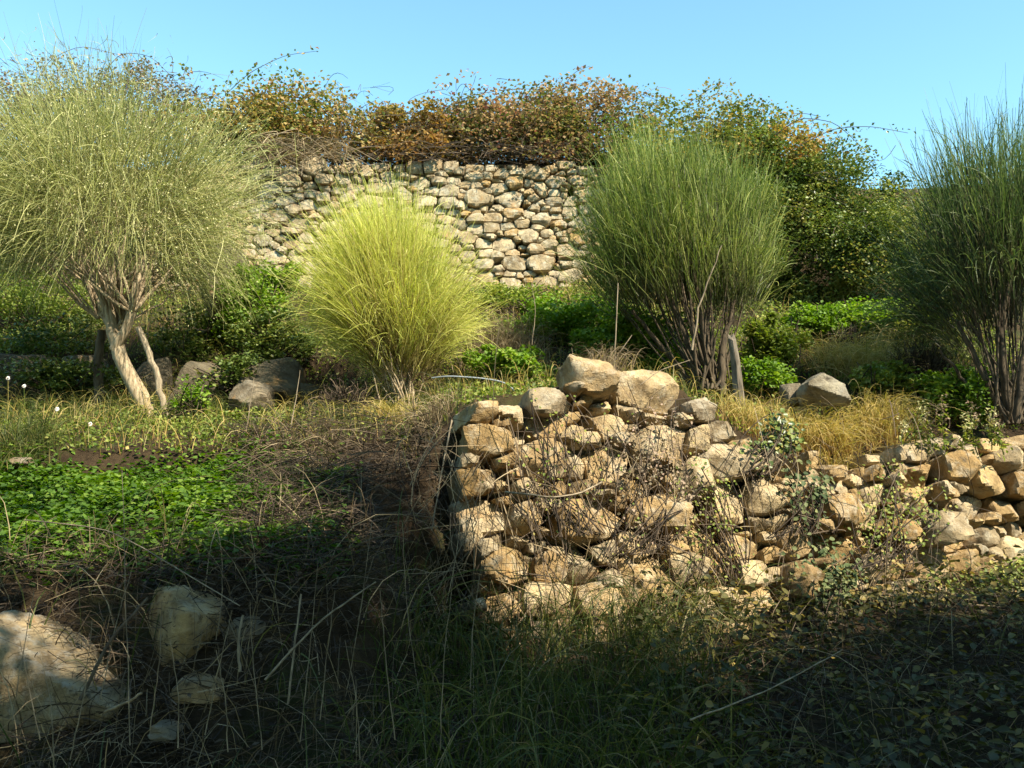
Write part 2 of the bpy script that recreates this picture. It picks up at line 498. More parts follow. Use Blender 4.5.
def wall_of_stones(root, seeds, to_world, axes, n, mat, depth, aspect, gap, proud, rs, tiltup=.15, chip=(.74, .98), jit=.2, capr=(1.08, 1.4), single=10000):
    """seeds (u, v, w, h): every stone is the cell its neighbours leave it"""
    S = np.array(seeds, float)
    loc0 = np.array(root.location)
    eu, ev, en = axes
    JV, JF, JN = [], [], 0
    for i in range(len(S)):
        u, v, w, h = S[i]
        planes, dist = [], []
        for j in range(len(S)):
            if j == i: continue
            du, dv = S[j, 0] - u, (S[j, 1] - v) * aspect
            dd = math.hypot(du, dv)
            if dd > 2.2 * max(w, S[j, 2]) or dd < 1e-4: continue
            ri, rj = .5 * math.sqrt(w * h * aspect), .5 * math.sqrt(S[j, 2] * S[j, 3] * aspect)
            t = min(.72, max(.28, .5 + (ri * ri - rj * rj) / (2 * dd * dd)))
            # bisector in scaled space -> plane in true (u,v)
            nu, nv = du / dd, dv / dd * aspect
            ln = math.hypot(nu, nv)
            planes.append((nu / ln, nv / ln, rs.normal() * .07)); dist.append(max(.25 * min(w, h), t * dd / ln - gap * rs.uniform(.4, 1.5)))
        for a in range(4):                                      # cap the cell at about the stone's own size
            th = a * math.pi / 2 + rs.uniform(-.3, .3)
            c, s = math.cos(th), math.sin(th)
            planes.append((c, s, rs.normal() * .10)); dist.append(.5 * math.hypot(c * w, s * h) * rs.uniform(*capr))
        fd = depth * rs.uniform(.85, 1.1) * .5
        sz = min(w, h)
        for _ in range(1 if rs.random() < .55 else 2):          # front facets
            nn = np.array([rs.normal() * jit, tiltup + rs.normal() * jit, 1.0]); nn /= np.linalg.norm(nn)
            planes.append(tuple(nn)); dist.append(fd + rs.uniform(-.05, .05) * sz)
        for _ in range(3):                                      # broken corners
            th = rs.uniform(0, 2 * math.pi); ti = rs.uniform(.35, 1.0)
            nn = np.array([math.cos(th) * math.sin(ti), math.sin(th) * math.sin(ti), math.cos(ti)])
            ext = .5 * math.hypot(math.cos(th) * w, math.sin(th) * h)
            planes.append(tuple(nn)); dist.append((fd * math.cos(ti) + ext * math.sin(ti)) * rs.uniform(*chip))
        planes.append((0, 0, -1)); dist.append(depth * .5)
        V, F = poly_stone(n, np.array(planes), np.array(dist), k=110, amp=.05, freq=3.0, off=i * 3.7, scale=max(sz * 1.6, .08))
        c = to_world(u, v, proud * rs.uniform(-1, 1) - depth * .35)
        W = V[:, :1] * eu + V[:, 1:2] * ev + V[:, 2:3] * en
        if i < single:
            link('stone', stone_mesh(W, F), mat, root, c - loc0)
        else:
            JV.append(W + (c - loc0)); JF.append(F + JN); JN += len(W)
    if JV:
        link('stones', stone_mesh(np.concatenate(JV), np.concatenate(JF)), mat, root)['kind'] = 'stuff'

# lower wall: stones read off the photograph
Z1 = [(110,160,80,55),(185,165,66,52),(285,135,125,60),(390,85,95,85),(545,105,165,100),(655,155,90,48),(125,232,115,92),(285,190,112,62),(420,135,62,44),(440,185,72,62),
      (205,218,52,34),(265,285,172,122),(445,280,138,112),(362,290,52,80),(575,230,150,112),(740,280,135,100),(725,205,80,52),(95,335,92,62),(215,352,82,42),(500,352,122,52),
      (125,420,112,112),(215,430,92,100),(385,430,152,122),(545,425,172,92),(500,492,132,52),(640,335,112,92),(745,395,102,112),(830,380,92,82),(165,555,132,92),(290,550,92,92),
      (312,510,46,36),(370,550,92,82),(510,600,152,150),(70,600,66,92),(270,640,122,92),(400,650,112,102),(655,480,122,92),(770,500,132,72),(620,565,112,92),(700,580,92,72),
      (790,575,102,62),(560,700,142,82),(690,660,112,62),(785,640,102,72),(380,745,112,72),(260,725,102,62),(150,660,92,72),(830,700,92,62),(740,725,102,52),(470,755,90,55),
      (640,740,100,60),(60,690,70,60),(560,170,80,40),(500,150,50,40),(330,110,40,30),(660,230,60,60),(480,225,60,30)]
Z2 = [(205,500,102,92),(320,415,132,112),(355,520,82,92),(265,318,62,62),(330,350,62,62),(205,610,82,112),(430,360,82,72),(550,250,72,72),(560,312,112,82),(645,305,92,82),
      (535,390,112,82),(600,465,132,82),(690,395,152,82),(795,412,92,82),(725,338,102,72),(812,345,72,82),(785,272,92,82),(815,235,52,52),(700,258,72,72),(590,560,112,112),
      (470,470,92,72),(420,565,102,72),(745,480,92,72),(815,515,82,92),(680,555,82,72),(745,572,82,82),(820,605,62,62),(505,560,72,62),(395,430,72,72),(300,590,92,82),
      (640,645,102,62),(540,650,102,52),(740,655,92,52),(250,405,72,62),(215,345,62,52),(610,225,60,50),(660,220,60,40),(750,230,50,40),(880,300,90,80),(890,400,100,90),
      (880,500,100,90),(890,600,90,80),(880,240,70,50),(270,670,90,70),(360,670,90,60),(450,650,80,60)]
def lower_seeds():
    ex = np.array([WB[0] - WA[0], WB[1] - WA[1], .05 * (WB[0] - WA[0])]); eu = norm(ex)
    nh = norm(np.array([eu[1], -eu[0], 0]))                     # outward (towards the path)
    ev = norm(np.array([0, 0, 1.0]) - nh * BATTER); ev = norm(ev - eu * (ev @ eu))
    en = np.cross(eu, ev)
    O = np.array([WA[0], WA[1], .45])
    S = []
    def add(px, py, w, h):
        if px < 468: return
        d = ray(px, py)
        t = ((O - EYE) @ en) / (d @ en)
        p = EYE + d * t - O
        f = np.linalg.norm(d * t) / math.hypot(1, math.hypot((px - 512) / FPX, (py - 384) / FPX))
        S.append((p @ eu, p @ ev, w * f / FPX * .95, h * f / FPX * .93))
    for zx, zy, w, h in Z1: add(440 + zx / 2.559, 350 + zy / 2.559, w / 2.559, h / 2.559)
    for zx, zy, w, h in Z2: add(720 + zx / 2.743, 360 + zy / 2.743, w / 2.743, h / 2.743)
    rs = np.random.default_rng(5)
    # small packing stones in what is left free
    tries = 0
    while tries < 1500:
        tries += 1
        px = rs.uniform(470, 1190)
        top = np.interp(px, [p[0] for p in _tp], [p[1] for p in _tp]) + 12
        py = rs.uniform(top, np.interp(px, [450, 740, 1024, 1190], [660, 640, 600, 580]))
        d = ray(px, py); t = ((O - EYE) @ en) / (d @ en); p = EYE + d * t - O
        u, v = p @ eu, p @ ev
        A = np.array(S)
        if np.min(np.hypot((A[:, 0] - u) / (A[:, 2] * .50 + .035), (A[:, 1] - v) / (A[:, 3] * .50 + .028))) > (1.5 if px > 1065 else 1.0):
            big = px > 1065
            S.append((u, v, rs.uniform(.28, .42) if big else rs.uniform(.08, .18), rs.uniform(.18, .26) if big else rs.uniform(.06, .11)))
    return S, O, eu, ev, en
LS, LO, LU, LV, LN = lower_seeds()
lower_wall = empty('stone_wall', (float(WA[0]), float(WA[1]), .45), 'tumbledown dry stone wall of large ochre blocks below the broom terrace', 'stone wall', kind='thing')
wall_of_stones(lower_wall, LS, lambda u, v, w: LO + LU * u + LV * v + LN * w, (LU, LV, LN), 16, M['rock'], .46, 1.45, -.004, .12, np.random.default_rng(3), .50, (.66, .96), .26, (1.02, 1.3))

# upper wall: coursed rubble
def upper_seeds():
    rs = np.random.default_rng(8)
    S = [(-.02, .10, .46, .26), (.46, .14, .40, .24), (.05, .42, .34, .26), (.42, .42, .40, .30), (.82, .22, .36, .20), (-.12, .70, .30, .24), (.22, .82, .26, .32), (.76, .62, .28, .22), (.95, 1.0, .42, .20)]
    def fits(u, v, w, h, k):
        A = np.array(S)
        return np.min(np.hypot((A[:, 0] - u) / ((A[:, 2] + w) * .5), (A[:, 1] - v) / ((A[:, 3] + h) * .5))) > k
    for w0, h0, tries, k in ((.38, .19, 90, 1.0), (.27, .14, 900, .92), (.19, .10, 3200, .86), (.12, .07, 2400, .84)):
        for _ in range(tries):
            u, v = rs.uniform(-5.1, 1.7), rs.uniform(.04, 1.86)
            w, h = w0 * rs.uniform(.75, 1.25), h0 * rs.uniform(.75, 1.3)
            if fits(u, v, w, h, k): S.append((u, v, w, h))
    # the stones seen largest are single pieces; those behind the bushes follow as one mass
    S.sort(key=lambda q: (q[0] < -3.75 or q[0] > 1.15, -q[2] * q[3]))
    return S
US = upper_seeds()
UO = np.array([0.0, UY, 3.95])
UU = np.array([1.0, 0, 0]); UV = norm(np.array([0, .10, 1.0])); UN = np.cross(UU, UV)
upper_wall = empty('stone_wall', (-1.7, UY, 3.95), 'upright dry stone terrace wall of small coursed rubble under the brambles', 'stone wall', kind='thing')
wall_of_stones(upper_wall, US, lambda u, v, w: UO + UU * u + UV * v + UN * w, (UU, UV, UN), 8, M['rock_far'], .34, 1.5, .001, .035, np.random.default_rng(4), .10, (.86, 1.08), .12, (1.15, 1.6), 296)

def boulder(px, pyb, pw, ph, Y, label, mat, seed, depth=None, sink=.12, n=22, yaw=0.0, name='boulder', pl=None, group=None):
    """a loose rock whose outline covers about pw x ph pixels, foot at row pyb"""
    rs = np.random.default_rng(seed)
    c = at(px, pyb - ph / 2, Y)
    k = np.linalg.norm(c - EYE) / FPX
    w, h = pw * k, ph * k * (1 + sink)
    d = depth or w * .8
    planes = norm(rs.normal(size=(13, 3)))
    dist = rs.uniform(.40, .52, 13)
    box = np.array([[1, .1, .1], [-1, 0, .15], [.1, 1, 0], [0, -1, .25], [0, .1, 1], [0, 0, -1.]]) + rs.normal(size=(6, 3)) * .12
    planes = np.concatenate([planes, norm(box)]); dist = np.concatenate([dist, np.full(6, .44)])
    if pl is not None:
        planes = np.concatenate([planes, norm(np.array([p[0] for p in pl], float))]); dist = np.concatenate([dist, [p[1] for p in pl]])
    V, F = poly_stone(n, planes, dist, k=110, amp=.06, freq=2.6, off=seed * 5.1)
    V = V * np.array([w, d, h]) / .9
    cy, sy = math.cos(yaw), math.sin(yaw)
    V = np.stack([V[:, 0] * cy - V[:, 1] * sy, V[:, 0] * sy + V[:, 1] * cy, V[:, 2]], -1)
    o = link(name, stone_mesh(V, F, 26), mat, None, c - np.array([0, 0, h * sink * .4]))
    return tag(o, label, 'rock', group)

boulder(50, 732, 170, 126, 3.95, 'large pale pointed boulder half buried under dry stalks', M['rock_pale'], 21, .5, pl=[((.52, -.1, .85), .13), ((-.85, -.1, .5), .40), ((0, -.75, .66), .33), ((.2, -.95, .1), .36)])
boulder(184, 668, 80, 76, 4.2, 'blocky tan boulder beside the large pale pointed boulder', M['rock_tan'], 57, .36, pl=[((-.75, -.62, .2), .27), ((.35, -.1, .93), .38), ((.8, -.5, -.2), .38)])
boulder(202, 694, 46, 20, 4.0, 'small tan rock at the foot of the blocky tan boulder', M['rock_tan'], 25, .25, n=10)
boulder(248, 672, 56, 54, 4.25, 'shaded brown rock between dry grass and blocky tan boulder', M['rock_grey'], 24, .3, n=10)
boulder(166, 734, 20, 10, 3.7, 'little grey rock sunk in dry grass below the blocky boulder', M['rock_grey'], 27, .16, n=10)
boulder(819, 402, 36, 26, 7.2, 'rounded grey boulder poking out of golden grass', M['rock_lichen'], 31, .4, pl=[((.6, 0, .8), .36), ((-.6, 0, .8), .40)])
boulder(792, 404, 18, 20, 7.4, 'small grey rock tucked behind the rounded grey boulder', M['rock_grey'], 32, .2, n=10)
boulder(212, 408, 60, 44, 8.5, 'dark rock in shade behind the broom with a bare trunk', M['rock_shaded'], 33)
boulder(270, 402, 62, 40, 8.4, 'rounded dark rock heaped between two broom bushes', M['rock_shaded'], 34)
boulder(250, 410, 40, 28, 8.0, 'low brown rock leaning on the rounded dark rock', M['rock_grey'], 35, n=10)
boulder(305, 410, 36, 26, 8.4, 'small dark rock under the yellow broom bush', M['rock_shaded'], 36, n=10)
boulder(22, 402, 60, 44, 8.9, 'wide dark rock in the shade under the tall broom', M['rock_shaded'], 37)
boulder(84, 406, 46, 48, 9.0, 'dark block behind the pale leaning trunk', M['rock_shaded'], 38)
boulder(152, 402, 38, 40, 9.0, 'dark upright rock seen between the two pale trunks', M['rock_shaded'], 39)
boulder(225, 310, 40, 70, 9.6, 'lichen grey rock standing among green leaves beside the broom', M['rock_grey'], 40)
boulder(562, 412, 30, 22, 6.6, 'small cream rock half hidden in grass beside the yellow broom', M['rock_pale'], 41, n=10)
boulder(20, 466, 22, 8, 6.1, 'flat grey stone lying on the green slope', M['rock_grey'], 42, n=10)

# ------------------------------------------------------------------ broom bushes
def rot_jit(v, s):
    return v + rng.normal(size=v.shape) * s

def broom(label, base, C, R, mat, bark, n_twig, per, seed, zmin=-.1, droop=.1, rise=.65, u0=(.3, .6), width=.006, spread=.17, fan=.28, slen=(.35, .75), up=.18, stems=14, stem_r=.014, lean=(0, 0), specks=0, extra=None, trunks=None, kinds=None):
    global rng
    rng = np.random.default_rng(seed)
    base = np.array(base, float); C = np.array(C, float); R = np.array(R, float)
    root = empty('broom_bush', base, label, 'bush', 'broom bushes on the terrace')
    d = rand_unit(n_twig * 6)
    d = d[(d[:, 2] > zmin) & ((vnoise(d * 2.8 + seed * 1.7) > -.28) | (rng.random(len(d)) < .18))][:n_twig]
    nT = len(d)
    rad = rng.uniform(.45, 1.06, (nT, 1)) ** .7
    lump = 1 + .24 * vnoise(d * 2.3 + seed)[:, None] + .12 * vnoise(d * 5.1 + seed)[:, None]
    T = C + d * R * np.minimum(rad * lump, 1.03)
    Fk = np.array(trunks)[rng.integers(0, len(trunks), nT)] if trunks is not None else np.repeat(base[None], nT, 0) + rng.normal(size=(nT, 3)) * np.array([.07, .07, .0])
    dv = T - Fk
    Q = Fk + dv * np.array([fan, fan, rise]) + np.array([0, 0, 1.0]) * np.linalg.norm(dv[:, :2], axis=1)[:, None] * up
    # strands
    tw = np.repeat(np.arange(nT), per)
    n = len(tw)
    t0 = rng.uniform(*u0, nT)[tw] + rng.uniform(0, .25, n)
    t1 = np.minimum(1.0, t0 + rng.uniform(*slen, n))
    A, B, E = Fk[tw], Q[tw], T[tw] + np.clip(rng.normal(size=(n, 3)), -1.5, 1.5) * spread * np.array([1, 1, .7])
    K = 6
    t = t0[:, None] + (t1 - t0)[:, None] * np.linspace(0, 1, K)[None]
    t = t[..., None]
    P = (1 - t) ** 2 * A[:, None] + 2 * t * (1 - t) * B[:, None] + t * t * E[:, None]
    side = norm((T - C) * np.array([1, 1, 0]) + 1e-6)[tw]
    horiz = (1 - np.clip(d[:, 2], 0, 1))[tw]
    s = np.linspace(0, 1, K)[None, :, None]
    P = P + rand_unit(n)[:, None] * s ** 1.5 * .17 * rng.uniform(.2, 1.5, (n, 1, 1)) + rand_unit(n)[:, None] * np.sin(s * 3.1) * .03
    P[..., 2] -= (droop * rng.uniform(.3, 1.3, n) * (.15 + horiz) ** 1.3)[:, None] * s[..., 0] ** 2
    P = P + side[:, None] * (droop * .3 * horiz)[:, None, None] * s
    Wd = width * rng.uniform(.7, 1.3, (n, 1)) * np.linspace(1, .35, K)[None]
    tint = np.clip(rng.normal(.5, .2, n) + .2 * rng.normal(size=nT)[tw], 0.02, .98)
    link('foliage', ribbons(P, Wd, tint, base), mat, root)['kind'] = 'stuff'
    # woody stems that carry the twigs
    pick = rng.permutation(nT)[:stems]
    for k in pick:
        tt = np.linspace(0, rng.uniform(.5, .95), 9)[:, None]
        Pk = (1 - tt) ** 2 * Fk[k] + 2 * tt * (1 - tt) * Q[k] + tt * tt * T[k]
        Pk = Pk + np.cumsum(rng.normal(size=(9, 3)) * .012, 0) * (tt > 0)
        rr = stem_r * rng.uniform(.6, 1.2) * np.linspace(1, .3, 9)
        link('branch', tubes(Pk[None], rr[None], 6, None, base), bark, root)
    if specks:
        i = rng.integers(0, n, specks); j = rng.integers(2, K, specks)
        Ps = P[i, j] + rng.normal(size=(specks, 3)) * .02
        keep = (Ps[:, 0] > C[0] - .1 * R[0] + rng.normal(size=specks) * .5) & (Ps[:, 2] < C[2] + .85 * R[2])
        Ps = Ps[keep]
        link('seed_heads', leaves(Ps, rng.uniform(.012, .024, len(Ps)), .012, None, 0, base), M['speck'], root)['kind'] = 'stuff'
    return root

def px_tube(pts, r, K=14, sides=8, jit=.0):
    """smooth tube through (px, py, Y) points; r in metres at both ends"""
    P = np.array([at(*p) for p in pts])
    s = np.concatenate([[0], np.cumsum(np.linalg.norm(np.diff(P, axis=0), axis=1))])
    u = np.linspace(0, s[-1], K)
    # catmull-like smoothing of a linear resample
    Q = np.stack([np.interp(u, s, P[:, k]) for k in range(3)], -1)
    for _ in range(2):
        Q[1:-1] = .25 * Q[:-2] + .5 * Q[1:-1] + .25 * Q[2:]
    if jit: Q[1:-1] += rng.normal(size=(K - 2, 3)) * jit
    R_ = np.linspace(r[0], r[1], K)
    return Q, R_

def trunk(root, pts, r, mat, name='trunk', jit=.006):
    Q, R_ = px_tube(pts, r, jit=jit)
    return link(name, tubes(Q[None], R_[None], 8, None, np.array(root.location)), mat, root)

# tall broom with a bare leaning trunk
b1 = np.array(at(150, 414, 8.0))
forks = [at(113, 335, 8.05), at(112, 318, 8.1), at(132, 312, 7.95), at(98, 318, 8.15), at(124, 325, 8.1)]
r1 = broom('tall olive broom with a pale bare trunk leaning out of its crown', b1, at(98, 205, 8.1), (1.40, 1.25, 1.22), M['broom_olive'], M['bark'], 900, 19, 101,
           zmin=-.34, droop=.30, rise=.42, u0=(.46, .86), width=.0058, spread=.32, fan=.55, slen=(.15, .42), stems=64, stem_r=.017, specks=26000, trunks=forks)
trunk(r1, [(151, 418, 8.0), (138, 390, 8.0), (116, 352, 8.02), (110, 318, 8.08), (112, 285, 8.1), (118, 250, 8.1)], (.085, .032), M['bark'])
trunk(r1, [(114, 350, 8.02), (130, 322, 7.98), (134, 290, 7.95), (146, 255, 7.95)], (.05, .024), M['bark'], 'branch')
trunk(r1, [(111, 325, 8.08), (98, 296, 8.15), (80, 262, 8.2)], (.045, .02), M['bark'], 'branch')
trunk(r1, [(168, 420, 7.9), (160, 388, 7.92), (150, 355, 7.95), (138, 328, 7.98)], (.03, .028), M['dead'], 'dead_limb')
trunk(r1, [(100, 412, 8.3), (97, 370, 8.3), (102, 330, 8.3)], (.05, .04), M['bark_dark'], 'branch')

b2 = on_ground(405, 412, 6.5, 9)
broom('bright yellow-green broom fanning up from one foot before the rubble wall', b2, np.array(at(386, 296, b2[1] + .1)), (.80, .76, 1.0), M['broom_yellow'], M['bark'], 560, 22, 102,
      zmin=-.15, droop=.22, rise=.52, u0=(.22, .72), width=.0052, spread=.17, fan=.52, up=.05, stems=26, stem_r=.009)

b3 = np.array(at(712, 390, 8.0))
r3 = broom('upright green broom brush on dark stems beside the wooden stake', b3, at(674, 240, 8.1), (.86, .85, 1.02), M['broom_green'], M['bark_dark'], 520, 24, 103,
           zmin=-.25, droop=.04, rise=.36, u0=(.54, .82), width=.0060, spread=.16, fan=.72, up=0, stems=44, stem_r=.014)
trunk(r3, [(715, 395, 8.0), (706, 355, 8.0), (700, 300, 8.0), (690, 260, 8.0)], (.05, .025), M['bark_dark'])
trunk(r3, [(705, 392, 8.05), (690, 350, 8.05), (672, 300, 8.05)], (.045, .02), M['bark_dark'])
trunk(r3, [(722, 394, 7.95), (722, 350, 7.95), (735, 300, 7.95)], (.04, .02), M['bark_dark'])
trunk(r3, [(696, 390, 8.1), (660, 345, 8.1), (632, 310, 8.1)], (.03, .015), M['bark_dark'])
trunk(r3, [(692, 350, 7.3), (700, 300, 7.25), (722, 245, 7.2)], (.010, .004), M['dead'], 'dead_limb')

b4 = np.array(at(1012, 424, 7.3))
r4 = broom('dark green broom with drooping skirts beside the flowering weeds', b4, at(1020, 235, 7.4), (1.02, 1.0, 1.12), M['broom_dark'], M['bark_dark'], 520, 17, 104,
           zmin=-.40, droop=.26, rise=.42, u0=(.48, .76), width=.0072, spread=.18, fan=.62, up=.05, stems=38, stem_r=.012)
trunk(r4, [(1012, 424, 7.3), (1004, 380, 7.3), (1000, 330, 7.3), (1010, 280, 7.3)], (.04, .02), M['bark_dark'])
trunk(r4, [(1004, 422, 7.35), (982, 370, 7.35), (955, 320, 7.35)], (.03, .014), M['bark_dark'])
trunk(r4, [(1016, 422, 7.25), (1022, 370, 7.25), (1030, 310, 7.25)], (.035, .018), M['bark_dark'])
trunk(r4, [(998, 418, 7.4), (968, 385, 7.4), (940, 350, 7.4)], (.022, .01), M['bark_dark'])
rng = np.random.default_rng(77)

# ------------------------------------------------------------------ bramble hedge, ivy mound
def clump_points(C, R, n, blobs, seed, br=.34, boxy=False):
    rs = np.random.default_rng(seed)
    d = norm(rs.normal(size=(blobs, 3)))
    bc = d * (rs.random((blobs, 1)) ** .45) * rs.uniform(.7, 1.02, (blobs, 1))
    if boxy: bc = rs.uniform(-.85, .85, (blobs, 3)) * np.array([1, 1, .95])
    k = rs.integers(0, blobs, n)
    dd = norm(rs.normal(size=(n, 3)))
    rr = br * rs.uniform(.35, 1.3, blobs)[k][:, None] * (rs.random((n, 1)) ** .33)
    p = bc[k] + dd * rr
    P = np.array(C) + p * np.array(R)
    return P, k, rs.random(blobs)[k]

def cane_arcs(C, R, n, seed, lo=.5, hi=1.1, up=.5):
    """long arching canes that start inside the thicket"""
    rs = np.random.default_rng(seed)
    A = np.array(C) + rs.uniform(-.8, .8, (n, 3)) * np.array(R) * np.array([1, .8, .5]) - np.array([0, 0, .2]) * np.array(R)
    ang = rs.uniform(0, 2 * np.pi, n)
    Ln = rs.uniform(lo, hi, n)
    dirh = np.stack([np.cos(ang), .6 * np.sin(ang), 0 * ang], -1)
    B = A + dirh * Ln[:, None] * .45 + np.array([0, 0, 1]) * (Ln * rs.uniform(.4, 1.1, n) * up * 1.6)[:, None]
    E = A + dirh * Ln[:, None] + np.array([0, 0, 1]) * (Ln * rs.uniform(-.3, .7, n) * up)[:, None]
    return bezier(A, B, E, 9)

def thicket(name, label, cat, C, R, mat, n, blobs, seed, size=(.035, .06), canes=60, cane_len=(.5, 1.1), up=.5, group=None, twigs=0, br=.34, specials=(), leafy=9):
    C = np.array(C, float); R = np.array(R, float)
    base = C - np.array([0, 0, R[2] * .8])
    root = empty(name, base, label, cat, group)
    P, k, bt = clump_points(C, R, n, blobs, seed, br)
    tint = np.clip(.72 * bt + .36 * rng.random(n) - .04, 0, 1)
    L_ = rng.uniform(*size, n)
    link('leaves', leaves(P, L_, L_ * .72, tint, .25, base), mat, root)['kind'] = 'stuff'
    if canes:
        A = cane_arcs(C, R, canes, seed + 1, *cane_len, up)
        w = rng.uniform(.0035, .006, (canes, 1)) * np.linspace(1, .35, 9)[None]
        link('canes', tubes(A, w, 4, None, base), M['twig'], root)['kind'] = 'stuff'
        Pl = np.repeat(A[:, 2:].reshape(-1, 3), max(1, leafy // 3), 0)
        Pl = Pl + rng.normal(size=Pl.shape) * .035
        l2 = rng.uniform(size[0], size[1], len(Pl))
        link('cane_leaves', leaves(Pl, l2, l2 * .7, None, .1, base), mat, root)['kind'] = 'stuff'
    if twigs:
        rs = np.random.default_rng(seed + 2)
        A = C + rs.uniform(-1, 1, (twigs, 3)) * R * np.array([.9, .9, .6])
        E = A + rs.normal(size=(twigs, 3)) * np.array([.28, .15, .08])
        Bq = (A + E) / 2 + rs.normal(size=(twigs, 3)) * .12
        link('twigs', ribbons(bezier(A, Bq, E, 6), np.full((twigs, 6), .007), None, base), M['straw'] if twigs > 900 else M['twig'], root)['kind'] = 'stuff'
    for pts, r in specials:
        Q, rr = px_tube(pts, r, 16, 5)
        link('cane', tubes(Q[None], rr[None], 5, None, base), M['twig'], root)
        Pl = np.repeat(Q[3:], 2, 0) + rng.normal(size=(26, 3)) * .035
        l2 = rng.uniform(size[0], size[1], 26) * 1.1
        link('cane_leaves', leaves(Pl, l2, l2 * .7, None, .1, base), mat, root)
    return root

g = 'brambles along the top of the upper wall'
thicket('bramble_thicket', 'mauve-grey bramble with bare tips behind the tall olive broom', 'bramble', at(75, 118, 12.9), (2.1, .8, 1.05), M['bramble_grey'], 16000, 80, 201, twigs=800, canes=200, cane_len=(.5, 1.0), up=.5, group=g,
        specials=[([(30, 95, 12.8), (48, 60, 12.8), (80, 45, 12.8), (120, 55, 12.8)], (.006, .003)), ([(95, 85, 12.6), (120, 52, 12.6), (150, 55, 12.6), (175, 80, 12.6)], (.006, .003))])
thicket('bramble_thicket', 'golden orange bramble spilling over the rubble wall', 'bramble', at(275, 138, 12.85), (1.8, .95, .84), M['bramble_gold'], 20000, 110, 202, twigs=800, size=(.045, .08), canes=90, cane_len=(.4, .9), up=.55, group=g,
        specials=[([(225, 95, 12.6), (250, 72, 12.6), (285, 55, 12.6), (318, 51, 12.6)], (.006, .0025)), ([(180, 90, 12.6), (186, 65, 12.6), (190, 75, 12.6)], (.005, .0025))])
thicket('bramble_thicket', 'low rusty bramble in the dip of the hedge', 'bramble', at(415, 147, 12.85), (1.05, .9, .66), M['bramble_mixgold'], 13000, 60, 203, twigs=500, size=(.045, .08), canes=60, cane_len=(.4, .8), up=.4, group=g)
thicket('bramble_thicket', 'tall reddish brown bramble crowning the wall above its large stones', 'bramble', at(545, 140, 12.85), (1.8, .95, .96), M['bramble_red'], 24000, 120, 204, twigs=800, size=(.045, .08), canes=110, cane_len=(.4, 1.0), up=.5, group=g,
        specials=[([(560, 90, 12.5), (575, 72, 12.5), (590, 66, 12.5)], (.005, .0025)), ([(440, 110, 12.5), (470, 95, 12.5), (520, 88, 12.5), (560, 92, 12.5)], (.005, .003))])
thicket('bramble_thicket', 'green and brown bramble behind the upright green broom', 'bramble', at(705, 168, 12.3), (1.5, .95, 1.05), M['bramble_mix'], 22000, 90, 205, twigs=500, size=(.04, .07), canes=80, cane_len=(.4, .9), up=.5, group=g,
        specials=[([(680, 110, 12), (700, 95, 12), (722, 82, 12)], (.005, .0025))])
thicket('ivy_mound', 'big dark green mound of ivy and bramble between two brooms', 'ivy', at(818, 226, 11.2), (1.25, 1.1, 1.18), M['ivy'], 42000, 150, 206, size=(.03, .055), canes=70, cane_len=(.4, .9), up=.3, br=.28, twigs=160,
        specials=[([(775, 135, 10.8), (800, 117, 10.8), (835, 122, 10.8), (865, 150, 10.8)], (.006, .003)), ([(800, 145, 10.8), (835, 128, 10.8), (870, 126, 10.8), (908, 133, 10.8)], (.006, .003))])
thicket('bramble_thicket', 'leafy green bramble joining the hedge to the dark ivy mound', 'bramble', at(778, 178, 11.7), (.95, .9, .92), M['bramble_mix'], 15000, 60, 208, size=(.04, .07), canes=60, cane_len=(.4, .9), up=.4, group=g)
thicket('ivy_mound', 'olive sunlit mound of leaves beside the dark green broom', 'ivy', at(900, 250, 10.6), (.95, .9, .82), M['ivy_sun'], 17000, 80, 207, size=(.03, .05), canes=40, cane_len=(.3, .7), up=.3)
# dead stems hanging over the wall top
def dead_tangle(label, C, R, n, seed, fall=.35, mat='straw'):
    rs = np.random.default_rng(seed)
    C = np.array(C); R = np.array(R)
    root = empty('dead_bramble', C - np.array([0, 0, R[2]]), label, 'dead stems', 'dead bramble stems over the upper wall')
    A = C + rs.uniform(-1, 1, (n, 3)) * R
    B = A + np.stack([rs.normal(size=n) * .25, -rs.uniform(0, .25, n), rs.uniform(0, .3, n)], -1)
    E = A + np.stack([rs.normal(size=n) * .45, -rs.uniform(.05, .35, n), -rs.uniform(0, 1, n) * fall], -1)
    P = bezier(A, B, E, 8)
    link('stems', ribbons(P, np.full((n, 8), .008) * rs.uniform(.5, 1.2, (n, 1)), None, np.array(root.location)), M[mat], root)['kind'] = 'stuff'
dead_tangle('tangle of dry straw-coloured stems hanging over the wall below golden bramble', at(300, 152, 12.1), (.62, .2, .16), 260, 301, .35)
dead_tangle('dark dead stems fringing the wall top below reddish bramble', at(470, 158, 12.2), (1.3, .2, .1), 110, 302, .15, 'twig')

